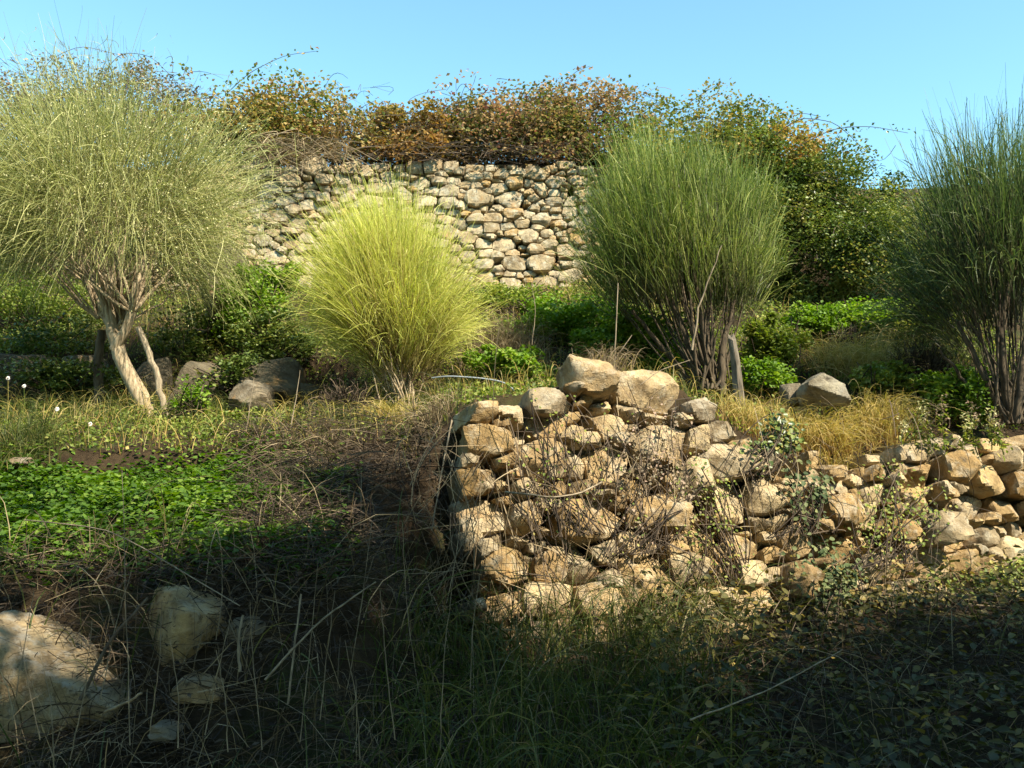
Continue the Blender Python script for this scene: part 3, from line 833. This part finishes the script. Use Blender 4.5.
# ------------------------------------------------------------------ leafy shrubs and weeds on the terrace
def shrub(name, label, px, py, Y, pr, n, mat, seed, size=(.03, .055), group=None, up=.3, br=.36, blobs=36, cat='shrub', depth=None):
    c = np.array(at(px, py, Y)); k = Y / FPX
    R = np.array([pr[0] * k, depth or max(.3, pr[0] * k * .8), pr[1] * k])
    base = c - np.array([0, 0, R[2]])
    root = empty(name, base, label, cat, group)
    P, kk, bt = clump_points(c, R, n, blobs, seed, br)
    L_ = rng.uniform(*size, n)
    link('leaves', leaves(P, L_, L_ * .7, np.clip(.5 * bt + .5 * rng.random(n), 0, 1), up, base), mat, root)['kind'] = 'stuff'
    m = 40
    A = base + rng.normal(size=(m, 3)) * np.array([.08, .08, .02]); E = c + rng.uniform(-.8, .8, (m, 3)) * R
    link('stems', tubes(bezier(A, (A + E) / 2 + rng.normal(size=(m, 3)) * .05, E, 6), np.full((m, 6), .005), 4, None, base), M['twig'], root)['kind'] = 'stuff'
    return root
shrub('leafy_shrub', 'bright green leafy shrub between the tall broom and yellow broom', 255, 292, 9.6, (52, 50), 8500, M['lush'], 401, (.035, .06))
shrub('leafy_shrub', 'dark green leaves below the bright shrub and above the rocks', 275, 340, 9.2, (60, 30), 5000, M['ivy'], 402)
shrub('leafy_shrub', 'low dark leafy shrub under the skirts of the tall broom', 195, 340, 9.6, (50, 46), 4500, M['ivy'], 403)
shrub('leafy_shrub', 'shaded shrub at the end of the dark rocks under the tall broom', 40, 350, 9.9, (90, 40), 6000, M['ivy'], 404)
shrub('leafy_shrub', 'fresh yellow-green shrub just behind the wooden stake', 772, 345, 8.6, (36, 40), 7000, M['weed'], 405, (.03, .05))
shrub('leafy_shrub', 'bright green low shrub above the golden grass', 762, 380, 8.0, (30, 24), 3500, M['lush'], 406, (.03, .05))
shrub('leafy_shrub', 'small dense green shrub at the foot of the ivy mound', 812, 325, 9.4, (38, 22), 4500, M['lush'], 407, (.03, .05))
shrub('leafy_shrub', 'green shrub at the foot of the dark green broom', 958, 395, 7.6, (44, 36), 4500, M['lush'], 408, (.03, .05))
shrub('leafy_shrub', 'green nettle patch spreading below the rubble wall corner', 560, 326, 9.6, (72, 36), 8500, M['lush'], 409, (.035, .06))
shrub('leafy_shrub', 'shaded green nettle patch at the foot of the upright broom', 640, 355, 8.9, (66, 44), 8000, M['lush'], 410, (.035, .06))
shrub('leafy_shrub', 'green nettle patch behind the yellow broom and grey hose', 510, 365, 8.2, (48, 24), 4200, M['lush'], 411, (.03, .055))
shrub('leafy_shrub', 'dark ivy-like shrub covering the rocks beside the pale trunk', 235, 372, 8.35, (44, 20), 2600, M['ivy'], 413)
shrub('leafy_shrub', 'dark leaves over the rocks behind the pale leaning trunk', 60, 378, 8.6, (70, 22), 3600, M['ivy'], 414)
shrub('leafy_shrub', 'leafy sprig with reddish stem beside the dead pale limb', 192, 398, 7.7, (20, 18), 500, M['lush'], 415, (.03, .05))
shrub('leafy_shrub', 'sunny green thicket below the ivy mound and above the tussock', 858, 318, 9.6, (60, 20), 5000, M['lush'], 416, (.03, .05))
shrub('leafy_shrub', 'olive shrub on the bank behind the crown of the tall broom', 30, 300, 10.4, (80, 34), 6000, M['weed'], 419, (.03, .05))
shrub('leafy_shrub', 'olive thicket beside the dark broom below the sunlit leafy mound', 930, 318, 9.2, (46, 26), 4000, M['weed'], 417, (.03, .05))
shrub('leafy_shrub', 'green growth at the foot of the rubble wall beside the yellow broom', 500, 298, 10.6, (60, 16), 4500, M['weed'], 418, (.03, .05))
shrub('leafy_shrub', 'green shrub between golden grass and dead brown bush', 885, 380, 7.8, (30, 26), 2600, M['weed'], 412, (.03, .05))

def wall_top(px, gap):
    x = 0.0
    for _ in range(12): x = (px - 512) / FPX * (wall_y(x) + gap) * 1.005
    return (x, wall_y(x) + gap, 0)

def tuft(name, label, foot, n, h, spread, mat, seed, width=.006, bend=.5, group=None, cat='grass', rad=.1, fwd=0.0):
    rs = np.random.default_rng(seed)
    foot = np.array(foot, float); foot[2] = H(foot[0], foot[1])
    A = foot + rs.normal(size=(n, 3)) * np.array([rad, rad, 0.0])
    A[:, 2] = H(A[:, 0], A[:, 1]) - .02
    near = A[:, 2] > foot[2] - .30
    A = A[near]; n = len(A)
    ang = rs.uniform(0, 2 * np.pi, n); m = rs.uniform(.1, 1, n) * spread
    hh = h * rs.uniform(.45, 1.1, n)
    out = np.stack([np.cos(ang) * m, np.sin(ang) * m - fwd, 0 * m], -1)
    B = A + out * .35 + np.array([0, 0, 1]) * hh[:, None]
    E = A + out * 1.25 + np.array([0, 0, 1]) * (hh * (1 - bend * rs.uniform(.2, 1.2, n)))[:, None]
    P = bezier(A, B, E, 7)
    W = width * rs.uniform(.6, 1.3, (n, 1)) * np.linspace(1, .2, 7)[None]
    o = link(name, ribbons(P, W, rs.random(n), foot), mat, None, foot)
    return tag(o, label, cat, group)

gf = at(832, 440, 6.9)
tuft('grass_tussock', 'golden grass tussock hanging over the wall beside the rounded grey boulder', wall_top(832, 0.72), 1000, .42, .30, M['grass_gold'], 501, .006, .7, rad=.14, fwd=.14)
tuft('grass_tussock', 'yellow grass tussock between golden tussock and green shrub', wall_top(884, 0.78), 800, .46, .28, M['grass_gold'], 502, .006, .55, rad=.14, fwd=.10)
tuft('grass_tussock', 'pale straw tussock at the foot of the wooden stake', wall_top(750, 1.00), 420, .34, .22, M['grass_gold'], 503, .005, .4, rad=.12)
tuft('grass_tussock', 'thin straw tussock between the wooden stake and grey boulder', wall_top(792, 0.90), 600, .36, .26, M['grass_gold'], 504, .005, .4, rad=.14)
tuft('grass_tussock', 'round yellow tussock on the terrace below the ivy mound', at(858, 372, 8.6), 1200, .42, .45, M['grass_gold'], 505, .007, .6, rad=.20)
tuft('grass_tussock', 'shaggy straw tussock beside the yellow broom below the wall corner', at(500, 345, 8.6), 900, .65, .40, M['straw'], 506, .006, .5, rad=.18)
tuft('grass_tussock', 'faded green tussock on the bank beside the ivy mound', at(920, 345, 9.0), 900, .5, .5, M['grass'], 507, .007, .5, rad=.3)
tuft('grass_tussock', 'dry rusty tussock hanging from the edge of the earth bank', at(312, 448, 6.25), 420, .20, .26, M['straw'], 508, .006, .9, rad=.12, fwd=.08)
tuft('grass_tussock', 'dark green tussock on the terrace edge under the tall broom', at(22, 448, 6.3), 700, .32, .24, M['grass'], 509, .006, .5, rad=.14)
tuft('grass_tussock', 'straggly straw tussock at the earth bank where the tumbledown wall ends', on_ground(432, 424, 5.0, 8), 420, .24, .22, M['straw'], 511, .005, .7, rad=.10, fwd=.05)
tuft('grass_tussock', 'green and straw tussock under the yellow broom at the bank edge', on_ground(390, 424, 5.0, 8), 480, .26, .24, M['grass_gold'], 512, .006, .6, rad=.10)
tuft('grass_tussock', 'tuft of dry grass growing through the top stones of the tumbledown wall', wall_top(604, .8), 300, .34, .2, M['straw'], 510, .005, .5, rad=.08)

def dead_bush(label, px, py, Y, pr, n, seed, name='dead_bush'):
    rs = np.random.default_rng(seed)
    c = np.array(at(px, py, Y)); k = Y / FPX
    base = c - np.array([0, 0, pr[1] * k])
    root = empty(name, base, label, 'dead bush')
    d = norm(rs.normal(size=(n, 3))); d[:, 2] = np.abs(d[:, 2])
    E = base + d * np.array([pr[0] * k, pr[0] * k * .8, pr[1] * k * 1.9]) * rs.uniform(.5, 1, (n, 1))
    A = base + (E - base) * rs.uniform(0, .55, (n, 1)) + rs.normal(size=(n, 3)) * .03
    P = bezier(A, (A + E) / 2 + rs.normal(size=(n, 3)) * .07, E, 6)
    link('twigs', ribbons(P, np.full((n, 6), .006) * rs.uniform(.5, 1.3, (n, 1)), rs.random(n), base), M['twig'], root)['kind'] = 'stuff'
    return root
dead_bush('dead brown bush between yellow tussock and dark green broom', 918, 365, 8.2, (52, 34), 2200, 601)
dead_bush('grey-brown twiggy bush below the ivy mound beside the yellow tussock', 845, 345, 9.0, (30, 28), 1200, 602)
dead_bush('dry twiggy scrub at the foot of the yellow broom', 345, 395, 7.7, (46, 22), 700, 603)

def spike_weed(px, pyb, pyt, Y, seed, label):
    """upright weed with buds up the stem"""
    rs = np.random.default_rng(seed)
    f = np.array(at(px, pyb, Y)); t = np.array(at(px + rs.uniform(-8, 8), pyt, Y - .05))
    root = empty('flowering_weed', f, label, 'weed', 'flowering weeds at the wall top')
    Q = bezier(f[None], ((f + t) / 2 + rs.normal(size=3) * .03)[None], t[None], 8)
    link('stem', tubes(Q, np.linspace(.005, .002, 8)[None], 5, None, f), M['weed'], root)
    i = rs.uniform(.5, 1, 70); P = f + (t - f) * i[:, None] + rs.normal(size=(70, 3)) * .022
    link('buds', leaves(P, rs.uniform(.018, .03, 70), .016, None, .2, f), M['speck'] if seed % 2 else M['bramble_grey'], root)['kind'] = 'stuff'
    i = rs.uniform(.05, .7, 40); P = f + (t - f) * i[:, None] + rs.normal(size=(40, 3)) * .02
    link('leaves', leaves(P, rs.uniform(.04, .07, 40), .018, None, .2, f, 6), M['weed'], root)['kind'] = 'stuff'
for k, (px, pb, pt) in enumerate([(945, 450, 395), (962, 455, 412), (978, 455, 402), (992, 450, 408), (930, 450, 415), (905, 455, 420), (1004, 455, 418), (920, 452, 402)]):
    spike_weed(px, pb, pt, 6.75 + .05 * (k % 3), 700 + k, 'thin flowering weed rising above the wall top below the dark broom')

# ------------------------------------------------------------------ ground vegetation: what nobody could count
def scatter(n, x0, x1, y0, y1):
    x = rng.uniform(x0, x1, n); y = rng.uniform(y0, y1, n)
    P = np.stack([x, y, H(x, y)], -1)
    u, v = proj(P)
    return P, u, v

def soft_box(u, v, a, b, c, d, s=22):
    return sstep(a - s, a + s, u) * (1 - sstep(b - s, b + s, u)) * sstep(c - s, c + s, v) * (1 - sstep(d - s, d + s, v))

def patchy(P, f, thr):
    return sstep(thr - .15, thr + .15, vnoise(P * f))

# clover slope on the left
P, u, v = scatter(60000, -4.2, -.7, 4.0, 6.4)
keep = rng.random(len(P)) < soft_box(u, v, -60, 345, 466, 575, 20) * (.35 + .65 * patchy(P, 2.4, -.25)) * .9
P = P[keep][:16000]; P[:, 2] += rng.uniform(.0, .12, len(P)) * (1 + .9 * vnoise(P * 3.2))
tag(link('clover', leaves(P, rng.uniform(.025, .055, len(P)), rng.uniform(.022, .045, len(P)), np.clip(.5 + .4 * vnoise(P * 4) + rng.normal(size=len(P)) * .28, 0, 1), .6), M['clover']),
    'bright green clover-like carpet on the slope below the terrace', 'ground cover', kind='stuff')

# weeds and short grass along the terrace
P, u, v = scatter(120000, -6.0, 6.2, 5.9, 12.0)
s = P[:, 1] - wall_y(P[:, 0])
ok = np.where(P[:, 0] < -.8, P[:, 1] > 6.3, s > .75)
keep = ok & (rng.random(len(P)) < (.25 + .75 * patchy(P, 1.8, -.1)) * np.where(P[:, 1] < 8.6, .65, .8))
Pt = P[keep].copy(); Pt[:, 2] += rng.uniform(0, .10, len(Pt))
tag(link('terrace_weeds', leaves(Pt, rng.uniform(.025, .05, len(Pt)), rng.uniform(.016, .03, len(Pt)), np.clip(.5 + .35 * vnoise(Pt * 2.5) + rng.normal(size=len(Pt)) * .2, 0, 1), .15), M['weed']),
    'low yellow-green weeds covering the terrace around the broom bushes', 'ground cover', kind='stuff')

def blades(P, hmin, hmax, lean, width, mat, name, label, K=6, bend=.5, tint=None):
    n = len(P)
    hh = rng.uniform(hmin, hmax, n)
    ang = rng.uniform(0, 2 * np.pi, n)
    out = np.stack([np.cos(ang), np.sin(ang), 0 * ang], -1) * (hh * lean * rng.uniform(.2, 1.4, n))[:, None]
    A = P - np.array([0, 0, .02])
    B = A + out * .3 + np.array([0, 0, 1]) * hh[:, None]
    E = A + out * 1.3 + np.array([0, 0, 1]) * (hh * (1 - bend * rng.uniform(0, 1.2, n)))[:, None]
    C_ = bezier(A, B, E, K)
    W = width * rng.uniform(.6, 1.3, (n, 1)) * np.linspace(1, .2, K)[None]
    return tag(link(name, ribbons(C_, W, tint), mat), label, 'grass', kind='stuff')

k2 = ok & (rng.random(len(P)) < (.12 + .3 * soft_box(u, v, -50, 460, 395, 445, 15)) * (.3 + .7 * patchy(P + 9, 1.3, 0)))
blades(P[k2], .08, .30, .5, .006, M['grass'], 'terrace_grass', 'short green grass growing all over the broom terrace')
k3 = ok & (rng.random(len(P)) < .10 * (.2 + .8 * patchy(P + 29, 1.1, .05)) * np.where(P[:, 1] < 9, 1, .6))
blades(P[k3], .12, .38, .6, .005, M['grass_gold'], 'terrace_straw', 'dry straw-coloured grass mixed through the broom terrace')

# foreground: green blades in front of the lower wall
P, u, v = scatter(60000, -3.6, 4.6, 2.3, 6.6)
s = P[:, 1] - wall_y(P[:, 0])
front = (s < .1) | ((P[:, 0] < -.8) & (P[:, 1] < 4.3))
kg = front & (rng.random(len(P)) < soft_box(u, v, 385, 720, 600, 900, 60) * .26 + .012)
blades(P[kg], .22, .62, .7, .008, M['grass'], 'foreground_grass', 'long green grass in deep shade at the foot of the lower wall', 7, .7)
ks = front & (rng.random(len(P)) < .03 + .05 * soft_box(u, v, -80, 400, 600, 900, 40))
blades(P[ks], .15, .55, .8, .005, M['straw'], 'foreground_straw', 'dry grey-brown grass in the shaded foreground', 6, .5)

# twigs and dead stems littering the bank and the foreground
def litter(P, ln, width, mat, name, label, up=.25, arch=.3):
    n = len(P)
    d = rand_unit(n); d[:, 2] = np.abs(d[:, 2]) * up * 2
    L_ = rng.uniform(ln[0], ln[1], n)[:, None]
    A = P - d * L_ * .2; E = P + d * L_ * .8
    B = (A + E) / 2 + rand_unit(n) * L_ * arch * .5; B[:, 2] += .02
    tag(link(name, ribbons(bezier(A, B, E, 6), np.full((n, 6), width) * rng.uniform(.5, 1.3, (n, 1)) * np.linspace(1, .5, 6)[None]), mat), label, 'twigs', kind='stuff')
P, u, v = scatter(130000, -4.5, 4.8, 2.4, 7.2)
s = P[:, 1] - wall_y(P[:, 0])
bank = soft_box(u, v, 235, 475, 440, 630, 14)
left = soft_box(u, v, -80, 460, 560, 900, 25) * (P[:, 1] < 4.7)
right = soft_box(u, v, 600, 1200, 590, 900, 30) * (s < .1)
kt = rng.random(len(P)) < bank * .5 + left * .30 + right * .13
Pk = P[kt].copy(); Pk[:, 2] += rng.uniform(0, .16, len(Pk))
litter(Pk, (.08, .42), .005, M['twig'], 'dead_twigs', 'brown dead twigs and roots matted over the earth bank and foreground')
kt = rng.random(len(P)) < bank * .02 + left * .05 + right * .02
Pk = P[kt].copy(); Pk[:, 2] += rng.uniform(0, .15, len(Pk))
litter(Pk, (.12, .5), .004, M['straw'], 'straw_litter', 'pale dry stems strewn over the bank and foreground', .35)
kl = rng.random(len(P)) < bank * .10 + left * .14
Pk = P[kl].copy(); Pk[:, 2] += rng.uniform(0, .1, len(Pk))
tag(link('dead_leaves', leaves(Pk, rng.uniform(.02, .05, len(Pk)), .02, None, .3), M['twig']), 'withered brown leaves caught in the twigs of the bank', 'leaf litter', kind='stuff')

# bramble in the shaded right foreground
P, u, v = scatter(40000, .3, 5.0, 2.6, 6.9)
s = P[:, 1] - wall_y(P[:, 0])
kr = (s < .08) & (rng.random(len(P)) < soft_box(u, v, 640, 1200, 600, 900, 40) * .28)
Pk = P[kr].copy(); Pk[:, 2] += rng.uniform(0, .38, len(Pk)) * sstep(-.5, .4, vnoise(Pk * 1.5) + .2)
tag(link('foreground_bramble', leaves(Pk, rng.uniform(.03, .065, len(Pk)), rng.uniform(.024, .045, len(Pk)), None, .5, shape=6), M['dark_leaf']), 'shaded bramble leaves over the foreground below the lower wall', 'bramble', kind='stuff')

# dead creepers and ivy on the lower wall
def wall_patch(n, pxr, pyr, s0=.02, s1=.10):
    px = rng.uniform(*pxr, n); py = rng.uniform(*pyr, n)
    out = np.empty((n, 3))
    for i in range(n):
        d = ray(px[i], py[i]); t = ((LO - EYE) @ LN) / (d @ LN)
        out[i] = EYE + d * t
    return out + LN * rng.uniform(s0, s1, (n, 1)) * 1.0, px, py
def ivy_on_wall(label, cx, cy, rx, ry, n, mat, seed, size=(.025, .05), name='ivy'):
    a = rng.normal(size=(n, 2)) * .5
    cl = rng.normal(size=(14, 2)) * .45
    a = .45 * a + cl[rng.integers(0, 14, n)]
    px = cx + a[:, 0] * rx; py = cy + a[:, 1] * ry
    d = np.stack([ray(x, y) for x, y in zip(px, py)])
    t = ((LO - EYE) @ LN) / (d @ LN)
    P = EYE + d * t[:, None] + LN * rng.uniform(.06, .20, (n, 1))
    base = P[np.argmax(py)].copy()
    root = empty(name, base, label, 'creeper')
    L_ = rng.uniform(*size, n)
    link('leaves', leaves(P, L_, L_ * .8, None, .1, base, 6, side_bias=LN * 1.2), mat, root)['kind'] = 'stuff'
    m = 30
    A = base + LU * rng.normal(size=(m, 1)) * .15; E = P[rng.integers(0, n, m)]
    link('stems', tubes(bezier(A, (A + E) / 2 + rng.normal(size=(m, 3)) * .08, E, 8), np.full((m, 8), .004), 4, None, base), M['twig'], root)['kind'] = 'stuff'
ivy_on_wall('dark ivy hanging beside the golden tussock at the wall break', 768, 450, 26, 22, 420, M['ivy'], 1)
ivy_on_wall('grey-green ivy climbing from the foot of the lower wall', 812, 585, 32, 38, 520, M['ivy_grey'], 2)
ivy_on_wall('sparse pale creeper trailing down the stones below the dark ivy', 800, 505, 24, 36, 200, M['ivy_grey'], 3)
ivy_on_wall('yellow-green creeper on the stones below the yellow tussock', 885, 520, 46, 56, 420, M['weed'], 4, (.018, .034))
ivy_on_wall('dry creeper over the middle blocks of the tumbledown wall', 655, 470, 42, 60, 480, M['bramble_grey'], 5, (.014, .028))
ivy_on_wall('yellowing creeper at the foot of the wall under the flowering weeds', 985, 585, 60, 26, 700, M['weed'], 6, (.025, .045))
ivy_on_wall('thin yellow-green weeds rooted between the middle blocks', 690, 520, 50, 50, 320, M['weed'], 8, (.014, .028))
ivy_on_wall('tiny weeds in the joints of the broken wall end', 560, 470, 60, 60, 160, M['weed'], 9, (.014, .026))
ivy_on_wall('dark creeper along the shaded foot of the wall', 880, 610, 110, 22, 900, M['dark_leaf'], 7, (.03, .055))

def wall_vines(n, name, label, mat, seed, pxr, pyr, ln=(.15, .6), w=.005):
    A, px, py = wall_patch(n, pxr, pyr, .05, .14)
    th = rng.normal(-1.5, .9, n)
    L_ = rng.uniform(*ln, n)
    E = A + LU * (np.cos(th) * L_ * .6)[:, None] + LV * (np.sin(th) * L_)[:, None] + LN * rng.uniform(-.02, .10, (n, 1))
    B = (A + E) / 2 + LN * rng.uniform(0, .12, (n, 1)) + LU * rng.normal(size=(n, 1)) * .08
    tag(link(name, ribbons(bezier(A, B, E, 7), np.full((n, 7), w) * rng.uniform(.5, 1.3, (n, 1))), mat), label, 'dry stems', kind='stuff')
wall_vines(360, 'dry_vines', 'fine dry stems trailing over the tumbledown wall', M['twig'], 1, (500, 960), (395, 600))
wall_vines(150, 'straw_stems', 'thin straw stems draped over the middle of the tumbledown wall', M['straw'], 4, (560, 780), (400, 600), (.2, .6), .0035)
wall_vines(170, 'dead_stems', 'curtain of dead stems hanging at the broken end of the tumbledown wall', M['straw'], 2, (395, 520), (420, 610), (.25, .8), .005)
wall_vines(260, 'brown_roots', 'brown roots and twigs on the broken end of the tumbledown wall', M['twig'], 3, (385, 700), (410, 640), (.15, .6), .006)

# ------------------------------------------------------------------ single stems, stake, hose, flowers
def stalk(pts, r, label, mat, name='dry_stalk', cat='stalk', group=None):
    Q, R_ = px_tube(pts, r, 12, 6, .0012)
    o = link(name, tubes(Q[None], R_[None], 6, None, Q[0]), mat, None, Q[0])
    return tag(o, label, cat, group)
gs = 'dry stalks standing in the foreground'
tall = [(150, 730, 162, 600, 3.3), (178, 748, 170, 640, 3.2), (262, 750, 250, 600, 3.4), (12, 720, 34, 590, 3.4), (420, 700, 402, 520, 4.2), (470, 690, 486, 540, 4.0), (228, 752, 216, 650, 3.1), (300, 742, 318, 560, 3.6), (54, 756, 40, 650, 3.0), (345, 700, 372, 520, 4.0),
        (130, 745, 122, 470, 3.3), (100, 700, 135, 560, 3.5), (216, 640, 222, 560, 3.8), (205, 735, 232, 610, 3.4), (40, 740, 20, 640, 3.2), (320, 720, 335, 590, 3.5), (395, 740, 380, 590, 3.2), (70, 760, 92, 620, 3.0), (440, 750, 455, 560, 3.3), (360, 760, 345, 640, 3.0)]
for x0, y0, x1, y1, Y in tall:
    stalk([(x0, y0, Y), ((x0 + x1) / 2 + random.Random(x0).uniform(-5, 5), (y0 + y1) / 2, Y), (x1, y1, Y)], (.0022, .001), 'thin upright dry stalk among the foreground boulders and grass', M['dead'], group=gs)
stalk([(288, 704, 3.6), (294, 650, 3.65), (301, 594, 3.7)], (.0045, .004), 'thick pale dry stalk standing alone beside the shaded brown rock', M['dead'])
stalk([(240, 672, 3.7), (238, 640, 3.72), (243, 615, 3.75)], (.006, .005), 'short broken reed stub in front of the shaded brown rock', M['dead'])
stalk([(25, 520, 3.9), (110, 528, 3.8), (240, 606, 3.6)], (.0032, .002), 'long dry cane lying across the clover above the boulders', M['dead'])
stalk([(80, 700, 3.2), (110, 640, 3.3), (148, 598, 3.4)], (.007, .005), 'dark slanting stick leaning before the large pale boulder', M['bark_dark'])
stalk([(105, 712, 3.4), (128, 702, 3.4), (142, 693, 3.4)], (.006, .005), 'short pale stick lying below the blocky tan boulder', M['dead'])
stalk([(265, 680, 3.5), (320, 620, 3.6), (376, 582, 3.7)], (.005, .003), 'long thin cane slanting over the shaded bank', M['dead'])
stalk([(614, 372, 7.0), (616, 330, 7.0), (618, 283, 7.0)], (.007, .004), 'bare straight stem standing above the tumbledown wall top', M['dead'])
stalk([(604, 388, 6.8), (614, 360, 6.8), (632, 335, 6.8)], (.005, .003), 'bent dry stem beside the bare straight stem', M['dead'])
stalk([(452, 420, 5.7), (446, 450, 5.6), (440, 480, 5.5), (432, 530, 5.4)], (.006, .004), 'white dead stem hooked over the broken wall end', M['dead'])
stalk([(505, 492, 5.1), (560, 498, 5.08), (585, 492, 5.1), (602, 482, 5.2)], (.006, .005), 'pale curled root lying across the wall blocks', M['dead'])
stalk([(640, 385, 5.7), (660, 370, 5.75), (690, 360, 5.8)], (.003, .002), 'fine dry stem arching over the top block of the wall', M['dead'])
stalk([(690, 720, 3.0), (770, 690, 3.2), (842, 650, 3.4)], (.003, .002), 'long pale grass cane lying over the shaded bramble', M['dead'])
stalk([(246, 432, 6.6), (250, 405, 6.6), (254, 378, 6.6)], (.004, .003), 'thin pinkish stalk standing before the rounded dark rock', M['dead'])
stalk([(290, 430, 6.6), (296, 400, 6.6), (300, 370, 6.6)], (.005, .002), 'seeding dry stalk before the yellow broom', M['dead'])
stalk([(532, 345, 8.0), (536, 310, 8.0), (530, 275, 8.0)], (.004, .002), 'slim dead stem rising from the straw tussock by the wall corner', M['dead'])

def build_stake():
    f = np.array(at(741, 408, 7.5)); t = np.array(at(732, 336, 7.5))
    w = .045
    ax = norm(t - f); s = norm(np.cross(ax, [0, 1, 0])); b = np.cross(s, ax)
    V = []
    for k, (h, sc) in enumerate(((-.15, 1.0), (.25, 1.02), (.6, .97), (.93, .95), (1.0, .8))):
        c = f + (t - f) * h + s * .006 * math.sin(k * 2.1)
        for i in range(8):
            th = i * math.pi / 4 + .2
            e = max(abs(math.cos(th)), abs(math.sin(th))) ** .6
            V.append(c + (s * math.cos(th) + b * math.sin(th)) * w * sc / e * (.8 + .2 * math.sin(i * 5 + k)) + (ax * .03 * math.sin(i * 1.7) if k == 4 else 0))
    V = np.array(V) - f
    F = [(k * 8 + i, k * 8 + (i + 1) % 8, k * 8 + 8 + (i + 1) % 8, k * 8 + 8 + i) for k in range(4) for i in range(8)] + [tuple(range(32, 40))]
    me = bpy.data.meshes.new('stake'); me.from_pydata([tuple(v) for v in V], [], F); me.update()
    tag(link('wooden_stake', me, M['stake'], None, f), 'weathered grey wooden stake leaning at the foot of the upright broom', 'stake')
build_stake()
Q, R_ = px_tube([(432, 378, 7.6), (448, 376, 7.5), (480, 378, 7.45), (506, 382, 7.4), (516, 392, 7.35)], (.007, .007), 16, 8)
tag(link('garden_hose', tubes(Q[None], R_[None], 8, None, Q[0]), M['hose'], None, Q[0]), 'pale blue-grey hose lying in the grass beside the yellow broom', 'hose')

def daisy(px, py, Y, label):
    c = np.array(at(px, py, Y)); f = np.array([c[0], c[1] + .02, H(c[0], c[1] + .02)]); f[2] = min(f[2], c[2] - .06)
    root = empty('white_flower', f, label, 'flower', 'white flowers on the terrace edge')
    n = 12; th = np.arange(n) * 2 * np.pi / n
    ax = np.stack([np.cos(th), -.3 + 0 * th, np.sin(th)], -1)
    link('petals', leaves(np.repeat(c[None], n, 0), .019, .010, None, 0, f, 6, axis=ax, side_bias=np.array([0, -6., 1.])), M['white'], root)
    link('flower_centre', leaves(c + np.array([0, -.006, 0]) + rng.normal(size=(10, 3)) * .004, .008, .008, None, 0, f), M['grass_gold'], root)['kind'] = 'stuff'
    link('stem', tubes(bezier(f[None], ((f + c) / 2 + np.array([.01, 0, 0]))[None], c[None], 6), np.full((1, 6), .002), 4, None, f), M['weed'], root)
for px, py, Y in ((57, 409, 6.9), (90, 424, 6.6), (24, 386, 7.4), (8, 378, 7.5)):
    daisy(px, py, Y, 'small white daisy-like flower on the terrace edge near the pale trunk')

# ------------------------------------------------------------------ evergreen trees beside the camera: they shade the foreground
def shade_tree(x, y, top, rx, ry, rz, n, seed, label, foot=None):
    rs = np.random.default_rng(seed)
    fx, fy = foot or (x, y); f = np.array([fx, fy, float(H(fx, fy))])
    root = empty('evergreen_tree', f, label, 'tree', 'evergreen trees lining the path')
    c = np.array([x, y, top - rz])
    P, k, bt = clump_points(c, (rx, ry, rz), n, 90, seed, .26, True)
    L_ = rs.uniform(.10, .17, n)
    link('crown', leaves(P, L_, L_ * .7, bt, .2, f), M['oak'], root)['kind'] = 'stuff'
    t = np.linspace(0, 1, 9)[:, None]
    Q = f * (1 - t) + (c + [0, 0, rz * .2]) * t + np.stack([np.sin(t[:, 0] * 4) * .12, np.cos(t[:, 0] * 3) * .1, 0 * t[:, 0]], -1)
    link('trunk', tubes(Q[None], np.linspace(.2, .05, 9)[None], 9, None, f), M['bark_dark'], root)
    for _ in range(7):
        s0 = Q[rs.integers(3, 8)]; e = c + rs.uniform(-.75, .75, 3) * np.array([rx, ry, rz])
        link('limb', tubes(bezier(s0[None], ((s0 + e) / 2 + [0, 0, .2])[None], e[None], 7), np.linspace(.06, .02, 7)[None], 6, None, f), M['bark_dark'], root)
SHADE = [(0.0, 4.95, 1.1, 7000, 'low evergreen tree first in the row beside the path'), (.10, 5.65, .9, 7500, 'short evergreen tree second in the row'),
         (.20, 6.25, .9, 8500, 'evergreen tree of middle height third in the row'), (.30, 6.9, .85, 9000, 'evergreen tree fourth in the row beside the path'),
         (.40, 7.55, .75, 9000, 'evergreen tree fifth in the row'), (.465, 8.0, .5, 8000, 'narrow evergreen tree just before the tall ones'),
         (.56, 11.0, .46, 11000, 'narrow tallest evergreen tree in the middle of the row'), (.635, 10.0, .7, 10000, 'first of the tall evergreen trees in the row'),
         (.72, 10.0, .95, 9500, 'second of the tall evergreen trees in the row'), (.84, 10.0, 1.0, 9000, 'third of the tall evergreen trees in the row'), (.97, 9.7, 1.1, 8500, 'last of the tall evergreen trees in the row')]
for sh_s, sh_top, sh_r, sh_n, sh_l in SHADE:
    shade_tree(7.6 - 4.6 * sh_s, 3.2 - 7.0 * sh_s, sh_top, sh_r, sh_r * .9, (sh_top - .6) / 2, sh_n, 905 + int(sh_s * 100), sh_l)
shade_tree(.2, -5.2, 7.5, 2.0, 1.6, 3.4, 17000, 907, 'unseen evergreen tree added behind the camera to block sky light')  # out of view, added to hold back sky fill from behind
shade_tree(-1.6, -.3, 7.4, 2.7, 2.1, 1.4, 19000, 911, 'unseen spreading evergreen canopy added overhead to darken the foreground', (-3.4, -1.6))  # added canopy above the frame, dims sky light on the foreground
shade_tree(-3.6, -3.6, 7.0, 2.0, 1.7, 3.2, 17000, 908, 'unseen evergreen tree added opposite the row to block sky light')  # another added tree out of view, deepens the foreground shade
shade_tree(-5.6, -.2, 6.0, 1.6, 1.8, 2.7, 17000, 909, 'unseen evergreen tree added left of the camera to block sky light')  # added off frame as well, cuts sky fill from the left
